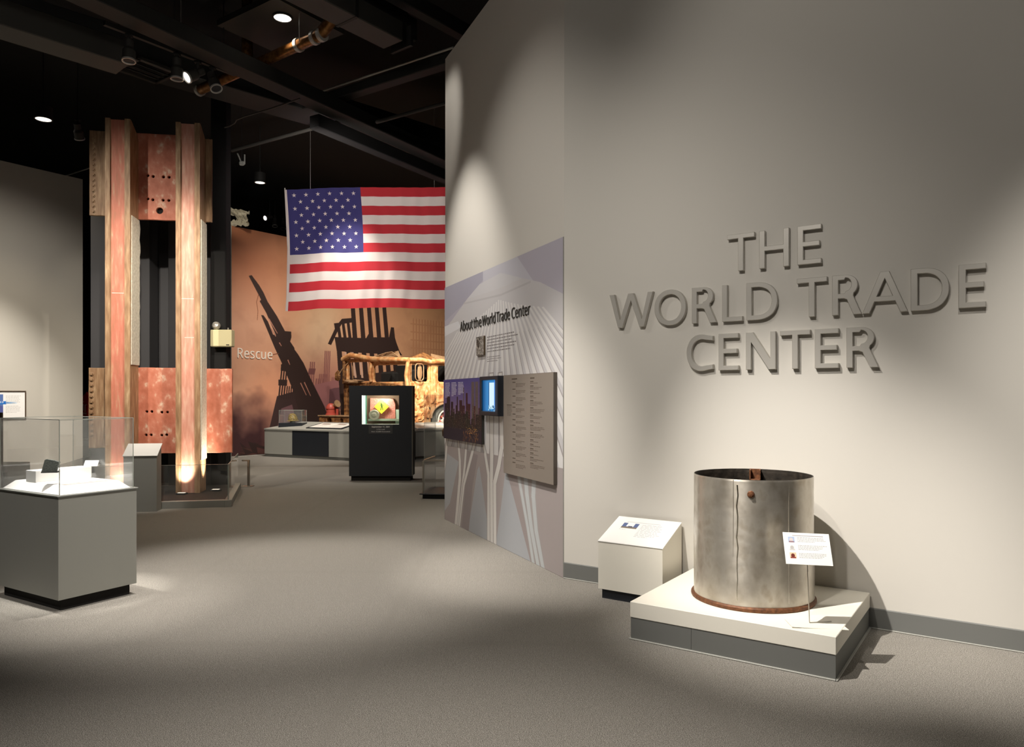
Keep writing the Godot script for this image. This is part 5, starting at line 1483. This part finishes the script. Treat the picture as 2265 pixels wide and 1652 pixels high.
func wreck() -> void:
	var TF := frame_at(Vector3(-4.47, 0, -19.6), Vector3(1.92, 0, 1.3))
	var o := thing("burnt_truck", "burnt out rust orange fire truck cab with empty window openings", "truck", TF)
	var V := func(l: Array) -> Array:
		var q := []
		for i in range(0, l.size(), 2): q.append(Vector2(l[i], l[i + 1]))
		return q
	var round_rect := func(x0: float, x1: float, y0: float, y1: float, r: float) -> Array:
		var l := []
		for c in [[x1 - r, y0 + r, -90], [x1 - r, y1 - r, 0], [x0 + r, y1 - r, 90], [x0 + r, y0 + r, 180]]:
			for i in 5:
				var a := deg_to_rad(c[2] + i * 22.5)
				l.append(Vector2(c[0] + cos(a) * r, c[1] + sin(a) * r))
		return l
	# windscreen frame and lower front
	var mb := MB.new()
	mb.plate(V.call([0, 1.78, 0.6, 1.79, 1.2, 1.79, 1.8, 1.77, 2.32, 1.7, 2.32, 2.36, 1.7, 2.35, 1.1, 2.42, 0.6, 2.47, 0.06, 2.47]), [round_rect.call(0.14, 0.98, 1.88, 2.38, 0.05), round_rect.call(1.08, 2.22, 1.85, 2.28, 0.07)], -0.08, 0, 0.02)
	put("windscreen_frame", mb, M.rust, o)
	mb = MB.new()
	mb.plate(V.call([0.02, 0.55, 2.3, 0.55, 2.32, 1.73, 1.8, 1.81, 1.2, 1.85, 0.6, 1.83, 0, 1.81]), [round_rect.call(0.14, 2.18, 0.85, 1.66, 0.08)], -0.1, 0.02, 0.02)
	put("front_panel", mb, M.rust_dark, o)
	mb = MB.new()
	for k in 7: mb.box(Vector3(0.2, 0.9 + k * 0.11, -0.16), Vector3(2.1, 0.94 + k * 0.11, -0.12), 0.006)
	put("grille", mb, M.char, o)
	# sagging roof edge
	mb = MB.new()
	mb.tube([Vector3(0.0, 2.46, 0.03), Vector3(0.3, 2.56, 0.06), Vector3(0.6, 2.52, 0.04), Vector3(1.0, 2.45, 0.05), Vector3(1.4, 2.42, 0.03), Vector3(1.8, 2.40, 0.05), Vector3(2.15, 2.39, 0.04), Vector3(2.32, 2.38, 0.0)], 0.07, 10)
	put("roof_edge", mb, M.rust, o)
	mb = MB.new()
	mb.tube([Vector3(2.3, 2.38, 0.0), Vector3(2.34, 2.4, -0.4), Vector3(2.33, 2.36, -0.8), Vector3(2.35, 2.4, -1.2), Vector3(2.33, 2.36, -1.6), Vector3(2.34, 2.38, -2.4), Vector3(2.34, 2.38, -3.6)], 0.065, 10)
	put("roof_edge", mb, M.rust, o)
	var sheet := func(pts: Array, m: Material) -> void:
		var q := MB.new()
		var a: Vector3 = pts[0]
		var b: Vector3 = pts[1]
		var c: Vector3 = pts[2]
		var up := Vector3(0, 0.012, 0)
		q.tri(a, b, c); q.tri(a + up, c + up, b + up)
		for e in [[a, b], [b, c], [c, a]]: q.quad(e[0], e[1], e[1] + up, e[0] + up)
		put("roof_sheet", q, m, o)
	sheet.call([Vector3(1.0, 2.47, -0.1), Vector3(1.95, 2.45, -0.1), Vector3(1.5, 2.66, -0.5)], M.tan_steel)
	sheet.call([Vector3(1.1, 2.46, -0.05), Vector3(1.5, 2.64, -0.4), Vector3(1.0, 2.5, -0.6)], M.rust_dark)
	sheet.call([Vector3(2.2, 2.42, -0.1), Vector3(2.3, 2.42, -1.2), Vector3(2.0, 2.62, -0.9)], M.rust_dark)
	sheet.call([Vector3(2.3, 2.42, -0.9), Vector3(2.3, 2.44, -2.3), Vector3(2.0, 2.6, -1.2)], M.tan_steel)
	mb = MB.new()
	mb.tube([Vector3(0.9, 2.47, -0.05), Vector3(1.35, 2.6, -0.2), Vector3(1.55, 2.62, -0.2), Vector3(1.95, 2.46, -0.05)], 0.018, 8)
	put("bent_rail", mb, M.tan_steel, o)
	# pillars, crumpled cladding and scraps along the sill
	mb = MB.new()
	mb.tube([Vector3(1.03, 1.86, 0.03), Vector3(1.02, 2.1, 0.05), Vector3(1.04, 2.3, 0.03), Vector3(1.0, 2.42, 0.04)], 0.045, 8)
	put("pillar", mb, M.rust, o)
	mb = MB.new()
	mb.tube([Vector3(2.29, 1.74, 0.04), Vector3(2.27, 2.0, 0.06), Vector3(2.3, 2.3, 0.03), Vector3(2.31, 2.4, 0.0)], 0.05, 8)
	put("pillar", mb, M.rust, o)
	mb = MB.new()
	mb.tube([Vector3(0.05, 1.82, 0.03), Vector3(0.08, 2.1, 0.05), Vector3(0.05, 2.45, 0.03)], 0.05, 8)
	put("pillar", mb, M.rust_dark, o)
	mb = MB.new()
	mb.tube([Vector3(0.24, 1.95, -0.1), Vector3(0.26, 2.42, -0.06)], 0.018, 6)
	mb.tube([Vector3(0.18, 2.4, -0.02), Vector3(0.05, 2.2, 0.1), Vector3(-0.06, 2.05, 0.12)], 0.014, 6)
	put("bent_rod", mb, M.tan_steel, o)
	var scraps := lump(17, Vector3(0.34, 0.05, 0.08), 0.9, 8)
	put("scrap", scraps, M.tan_steel, o).position = Vector3(0.4, 1.87, 0.06)
	var mir := lump(23, Vector3(0.09, 0.14, 0.05), 0.4, 8)
	put("mirror", mir, M.rust_dark, o).position = Vector3(-0.12, 2.02, 0.1)
	# side with its window openings and wheel arch
	var sx := Transform3D(Basis(Vector3(0, 0, -1), Vector3.UP, Vector3(1, 0, 0)), Vector3(2.32, 0, 0))
	mb = MB.new()
	mb.xf = sx
	var arch := [Vector2(0.0, 0.6), Vector2(0.84, 0.6), Vector2(0.84, 0.95)]
	for i in 9: arch.append(Vector2(1.44 - cos(PI * i / 8) * 0.6, 0.95 + sin(PI * i / 8) * 0.36))
	arch.append_array([Vector2(2.04, 0.6), Vector2(3.7, 0.6), Vector2(3.7, 2.4), Vector2(2.4, 2.38), Vector2(1.2, 2.4), Vector2(0.0, 2.36)])
	mb.plate(arch, [round_rect.call(0.11, 0.76, 1.86, 2.3, 0.06), round_rect.call(1.13, 2.0, 1.86, 2.29, 0.08)], -0.07, 0, 0.02)
	put("side_panel", mb, M.rust, o)
	for e in [[0.02, 0.8, 1.0, 1.84], [0.83, 1.06, 1.3, 2.33], [1.1, 2.1, 1.35, 1.83]]:
		var dr := MB.new()
		dr.xf = sx
		var r := RandomNumberGenerator.new()
		r.seed = int(e[0] * 100)
		var j := func() -> float: return r.randf_range(-0.03, 0.03)
		dr.plate([Vector2(e[0], e[2] + j.call()), Vector2((e[0] + e[1]) / 2, e[2] + j.call()), Vector2(e[1], e[2] + j.call()), Vector2(e[1], (e[2] + e[3]) / 2), Vector2(e[1], e[3]), Vector2((e[0] + e[1]) / 2, e[3] - 0.01), Vector2(e[0], e[3]), Vector2(e[0] + j.call(), (e[2] + e[3]) / 2)], [], 0.0, 0.02, 0.012)
		put("door_skin", dr, M.rust, o)
	var dents := [[0.24, 1.62, 0.14, 0.18], [0.45, 1.3, 0.2, 0.12], [0.3, 1.0, 0.22, 0.16], [0.6, 1.55, 0.1, 0.16], [0.95, 1.5, 0.1, 0.2], [1.5, 1.55, 0.22, 0.14], [0.66, 1.1, 0.12, 0.2]]
	for i in dents.size():
		var e: Array = dents[i]
		var bu := put("buckled_metal", lump(100 + i, Vector3(e[2], e[3], 0.05), 0.9, 8), M.rust, o)
		bu.transform = sx * Transform3D(Basis.IDENTITY, Vector3(e[0], e[1], 0.0))
	mb = MB.new()
	mb.xf = sx
	var rim := []
	for p in round_rect.call(0.13, 0.44, 1.88, 2.3, 0.09): rim.append(Vector3(p.x, p.y, 0.09))
	rim.append(rim[0])
	mb.tube(rim, 0.013, 8, false)
	put("mirror_frame", mb, M.tan_steel, o)
	put("mirror_plate", lump(29, Vector3(0.02, 0.19, 0.09), 0.15, 8), M.tan_steel, o).transform = sx * Transform3D(Basis(Vector3.UP, PI / 2), Vector3(0.34, 2.08, 0.05))
	put("hatch", boxed(Vector3(2.34, 1.12, -0.78), Vector3(2.346, 1.2, -0.6)), M.char, o)
	mb = MB.new()
	mb.xf = sx
	var ar := []
	for i in 13: ar.append(Vector3(1.44 - cos(PI * i / 12) * 0.62, 0.92 + sin(PI * i / 12) * 0.38, 0.02))
	mb.tube(ar, 0.03, 8, false)
	put("arch_lip", mb, M.tan_steel, o)
	# wheel
	var wt := sx * Transform3D(Basis(Vector3.RIGHT, PI / 2), Vector3(1.42, 0.82, -0.12))
	var wl := put("wheel", boxed(Vector3.ZERO, Vector3.ONE), M.grey_dark, o)
	var tyre := MB.new()
	tyre.lathe([Vector2(0.3, -0.1), Vector2(0.48, -0.1), Vector2(0.51, 0.0), Vector2(0.49, 0.08), Vector2(0.36, 0.11), Vector2(0.3, 0.1), Vector2(0.3, -0.1)], 32)
	wl.mesh = tyre.mesh()
	wl.transform = wt
	var hub := MB.new()
	hub.lathe([Vector2(0.3, 0.1), Vector2(0.27, 0.12), Vector2(0.24, 0.05), Vector2(0.12, 0.04), Vector2(0.1, 0.12), Vector2(0.001, 0.13)], 24)
	put("rim", hub, paint(c8(206, 200, 190), 0.5), wl)
	for i in 8:
		var st := MB.new()
		st.xf = Transform3D(Basis(Vector3.UP, TAU * i / 8), Vector3.ZERO)
		st.lathe([Vector2(0.03, 0.04), Vector2(0.028, 0.1), Vector2(0.001, 0.105)], 8)
		put("wheel_nut", st, paint(c8(206, 96, 84), 0.5), wl).position = Vector3(cos(TAU * i / 8) * 0.17, 0, sin(TAU * i / 8) * 0.17)
	# inside and bumper
	mb = MB.new()
	mb.box(Vector3(0.1, 0.55, -3.6), Vector3(2.22, 1.75, -0.4))
	mb.box(Vector3(0.1, 1.75, -3.6), Vector3(2.22, 2.36, -1.9))
	mb.box(Vector3(0.3, 1.75, -1.3), Vector3(0.8, 2.15, -1.05), 0.05)
	mb.box(Vector3(1.4, 1.75, -1.3), Vector3(1.9, 2.2, -1.05), 0.05)
	put("interior", mb, M.char, o, "charred dark cab interior")
	mb = MB.new()
	mb.plate(V.call([-0.5, 0.72, 2.2, 0.72, 2.2, 0.95, -0.5, 0.95]), [round_rect.call(-0.2, -0.02, 0.77, 0.91, 0.05), round_rect.call(0.3, 0.42, 0.77, 0.9, 0.05)], 0.1, 0.42, 0.015)
	put("bumper", mb, M.rust_dark, o)
	put("bumper_top", boxed(Vector3(-0.52, 0.95, 0.02), Vector3(2.22, 0.985, 0.44), 0.006), M.tan_steel, o)
	put("bumper_bracket", boxed(Vector3(0.05, 0.33, -0.6), Vector3(2.2, 0.75, 0.1)), M.char, o)
	var bl := MB.new()
	var ox := paint(c8(186, 82, 68), 0.4)
	bl.lathe([Vector2(0.14, 0.0), Vector2(0.14, 0.03), Vector2(0.12, 0.04), Vector2(0.12, 0.16), Vector2(0.135, 0.17), Vector2(0.125, 0.22), Vector2(0.09, 0.28), Vector2(0.04, 0.31), Vector2(0.001, 0.315)], 24)
	put("siren", bl, ox, o, "red dome shaped siren on the bumper").position = Vector3(-0.25, 0.985, 0.22)
	bl = MB.new()
	bl.xf = Transform3D(Basis(Vector3.BACK, -1.2), Vector3.ZERO)
	bl.lathe([Vector2(0.05, 0.0), Vector2(0.05, 0.1), Vector2(0.1, 0.18), Vector2(0.1, 0.2), Vector2(0.001, 0.19)], 20)
	put("horn", bl, M.tan_steel, o).position = Vector3(-0.2, 1.22, 0.2)
	put("siren_foot", boxed(Vector3(-0.04, 0.985, 0.18), Vector3(0.0, 1.15, 0.24), 0.006), ox, o)

func small_things() -> void:
	# framed print on the left wall
	var W: Transform3D = M.left
	var n: Vector3 = W.basis.z
	var onwall := func(x: float, y: float) -> Vector3:
		var ray := Vector3((x - CX) / F, -(y - HY) / F, -1)
		var t := (W.origin - Vector3(0, EYE, 0)).dot(n) / ray.dot(n)
		return W.affine_inverse() * (Vector3(0, EYE, 0) + ray * t)
	var br: Vector3 = onwall.call(54, 923)
	var tr: Vector3 = onwall.call(54, 866)
	var h: float = tr.y - br.y
	var pw := 0.82
	var p := Pic.new(pw, h, 700, c8(238, 236, 232))
	p.rect(0.04, 0.06, 0.44, h - 0.11, c8(86, 112, 168))
	for i in 40: p.rect(0.04 + p.r.randf() * 0.4, 0.06, 0.012, h - 0.11, Color8(70, 96, 156).lerp(Color8(150, 176, 212), p.r.randf()))
	p.poly([[0.2, 0.06], [0.48, 0.06], [0.48, 0.2], [0.36, 0.24], [0.3, 0.12]], c8(80, 88, 146))
	p.line([[0.12, 0.22], [0.26, 0.28], [0.34, 0.25]], 0.03, 0.02, c8(214, 170, 176))
	p.rect(0.31, 0.235, 0.22, 0.055, c8(24, 108, 190))
	for i in 12: p.rect(0.53 + i * 0.014, 0.245, 0.015, 0.035, Color8(60, 130, 200).lerp(Color8(236, 236, 234), i / 12.0))
	p.words(0.52, h - 0.08, 0.24, 7, 0.022, 0.014, c8(196, 192, 186))
	p.words(0.52, 0.2, 0.24, 6, 0.022, 0.014, c8(196, 192, 186))
	p.rect(0.04, 0.05, 0.44, 0.01, c8(120, 60, 70))
	var pic := thing("framed_print", "framed blue print on the left wall, cut by the picture's edge", "picture", W * Transform3D(Basis.IDENTITY, Vector3(br.x - pw, br.y, 0.002)))
	var fr := MB.new()
	fr.plate([Vector2(-0.015, -0.015), Vector2(pw + 0.015, -0.015), Vector2(pw + 0.015, h + 0.015), Vector2(-0.015, h + 0.015)], [[Vector2(0, 0), Vector2(pw, 0), Vector2(pw, h), Vector2(0, h)]], 0, 0.03, 0.003)
	put("frame", fr, paint(c8(84, 68, 52), 0.5), pic)
	var q := MB.new()
	q.quad(Vector3(0, 0, 0.012), Vector3(pw, 0, 0.012), Vector3(pw, h, 0.012), Vector3(0, h, 0.012))
	put("print", q, printed(p.done()), pic)
	put("backing", boxed(Vector3(0, 0, 0), Vector3(pw, h, 0.01)), M.grey, pic)
	word("numerals", "9|11", 0.03, 0.002, M.bright, pic, 0.37, 0.247, 0.013, 0.11, true)
	# slim dark post behind the glass case
	var pp := Vector3(at(3, 911, 7.0).x, 0, -7.0)
	var po := thing("barrier_post", "slim dark upright post behind the display case at the picture's left edge", "post", Transform3D(Basis.IDENTITY, pp))
	var mb := MB.new()
	mb.tube([Vector3(0, 0.02, 0), Vector3(0, 1.34, 0)], 0.015, 10)
	put("pole", mb, paint(c8(74, 58, 44), 0.4, 0.4), po)
	mb = MB.new()
	mb.lathe([Vector2(0.13, 0.0), Vector2(0.13, 0.012), Vector2(0.03, 0.03), Vector2(0.001, 0.032)], 24)
	put("base", mb, M.char, po)
	# grey box at the left edge
	single("side_stand", boxed(Vector3(-0.7, 0, -0.5), Vector3(0, 0.63, 0), 0.004), M.grey_dark, "grey box stand seen through the clear cover at the left edge", "stand", Transform3D(Basis.IDENTITY, Vector3(at(9, 1028, 9.2).x, 0, -9.2)))
	single("low_box", boxed(Vector3(-0.5, 0, -0.6), Vector3(0.5, 0.62, 0), 0.004), M.grey_dark, "low grey box in the gap between left wall and steel columns", "box", Transform3D(Basis.IDENTITY, Vector3(at(192, 974, 14.6).x, 0, -14.6)))
	# red fragment with white piping
	var rp := at(186, 921, 16.2)
	var rf := thing("red_fragment", "bright red sharp edged piece with white lines left of the steel columns", "fragment", Transform3D(Basis.IDENTITY, Vector3(rp.x, rp.y, rp.z)))
	mb = MB.new()
	mb.plate([Vector2(-0.1, 0), Vector2(0.06, 0), Vector2(0.09, 0.4), Vector2(0.05, 0.54), Vector2(-0.1, 0.36)], [], -0.06, 0, 0.004)
	put("body", mb, paint(c8(190, 34, 30), 0.4), rf)
	mb = MB.new()
	for e in [[-0.06, 0.13, -0.01, 0.145], [-0.06, 0.13, -0.048, 0.27], [-0.022, 0.13, -0.01, 0.27], [0.015, 0.1, 0.028, 0.26], [0.015, 0.25, 0.06, 0.26], [-0.09, 0.05, 0.05, 0.062], [-0.09, 0.075, 0.05, 0.085], [-0.04, 0.32, 0.0, 0.33]]: mb.box(Vector3(e[0], e[1], 0.0), Vector3(e[2], e[3], 0.003))
	put("piping", mb, M.bright, rf)
	put("support", boxed(Vector3(-0.09, -rp.y, -0.3), Vector3(0.06, 0.0, -0.01)), M.char, rf)
	# draped cloth above the mural
	var cp: Vector3 = M.mural * Vector3(0.02, 5.635, -0.12)
	var cl := MB.new()
	var nz := FastNoiseLite.new()
	nz.seed = 5; nz.frequency = 1.6
	var g := func(i: int, j: int) -> Vector3:
		var u := i / 16.0
		var v := j / 12.0
		var x := lerpf(0.0, 0.46, u) + 0.06 * sin(v * 5.0) * (1 - u)
		return Vector3(x, lerpf(0.02, 0.5 - 0.1 * u, v) + 0.05 * nz.get_noise_2d(u * 3, v * 3), 0.14 * nz.get_noise_2d(u * 2.0 + 5, v * 2.6) + 0.06 * sin(v * 9.0 + u * 3.0))
	for i in 16:
		for j in 12:
			if j < 7 and i < 3 and j > 3: continue
			cl.quad(g.call(i, j), g.call(i + 1, j), g.call(i + 1, j + 1), g.call(i, j + 1))
			cl.quad(g.call(i + 1, j) + Vector3(0, 0, -0.01), g.call(i, j) + Vector3(0, 0, -0.01), g.call(i, j + 1) + Vector3(0, 0, -0.01), g.call(i + 1, j + 1) + Vector3(0, 0, -0.01))
	single("draped_cloth", cl, paint(c8(186, 180, 164), 0.8), "crumpled pale cloth hanging above the mural's upper left corner", "cloth", Transform3D(Basis.IDENTITY, cp))
	spot(cp + Vector3(0.7, 0.5, 1.6), cp + Vector3(0.2, 0.2, 0), 1.2, 18, 0.9, Color(1, 0.95, 0.85), 0.05)
	# pale bracket under the ceiling
	var bk := at(535, 366, 13.5)
	var bkt := thing("cable_bracket", "small pale bracket hanging in the dark right of the columns' tops", "bracket", Transform3D(Basis.IDENTITY, bk))
	mb = MB.new()
	mb.tube([Vector3(-0.08, 0.22, 0), Vector3(-0.03, 0.1, 0), Vector3(0.01, 0.0, 0), Vector3(0.05, 0.03, 0), Vector3(0.05, 0.2, 0)], 0.014, 6)
	mb.box(Vector3(-0.05, 0.0, -0.03), Vector3(0.05, 0.08, 0.03), 0.02)
	put("body", mb, M.grey, bkt)
	mb = MB.new()
	mb.tube([Vector3(0, 0.05, 0), Vector3(0, 7.2 - bk.y, 0)], 0.005, 6)
	put("hanger", mb, M.black, bkt)
	# clear case half hidden by the pale wall
	var gx := at(938.5, 1093, 10.75).x
	var gc := thing("tall_case", "tall clear case on a black base half hidden behind the photo panel's wall", "display case", Transform3D(Basis(Vector3.UP, -0.12), Vector3(gx, 0, -10.75)))
	put("base", boxed(Vector3(-0.02, 0, -0.75), Vector3(1.1, 0.062, 0.02)), M.char, gc)
	put("base_top", boxed(Vector3(-0.06, 0.062, -0.79), Vector3(1.14, 0.078, 0.06), 0.003), M.charcoal, gc)
	clear_box(Vector3(0, 0.078, -0.73), Vector3(1.08, 1.5, 0), 0.008, gc)
	var rail := MB.new()
	rail.box(Vector3(-0.01, 0.54, -0.012), Vector3(1.08, 0.565, 0.008))
	rail.box(Vector3(-0.01, 0.54, -0.73), Vector3(0.01, 0.565, 0.0))
	rail.box(Vector3(-0.026, 0.078, -0.01), Vector3(-0.006, 0.55, 0.008))
	put("mid_rail", rail, M.rod, gc)
	single("scrap_metal", lump(41, Vector3(0.16, 0.2, 0.14), 0.8, 10), M.rust_dark, "jagged dark scrap inside the tall clear case", "scrap", Transform3D(Basis.IDENTITY, Vector3(gx + 0.42, 0.97, -11.15)))
	single("scrap_shelf", boxed(Vector3(-0.2, 0, -0.2), Vector3(0.3, 0.68, 0.2), 0.003), M.grey, "grey block under the jagged scrap in the tall clear case", "block", Transform3D(Basis.IDENTITY, Vector3(gx + 0.5, 0.079, -11.18)))
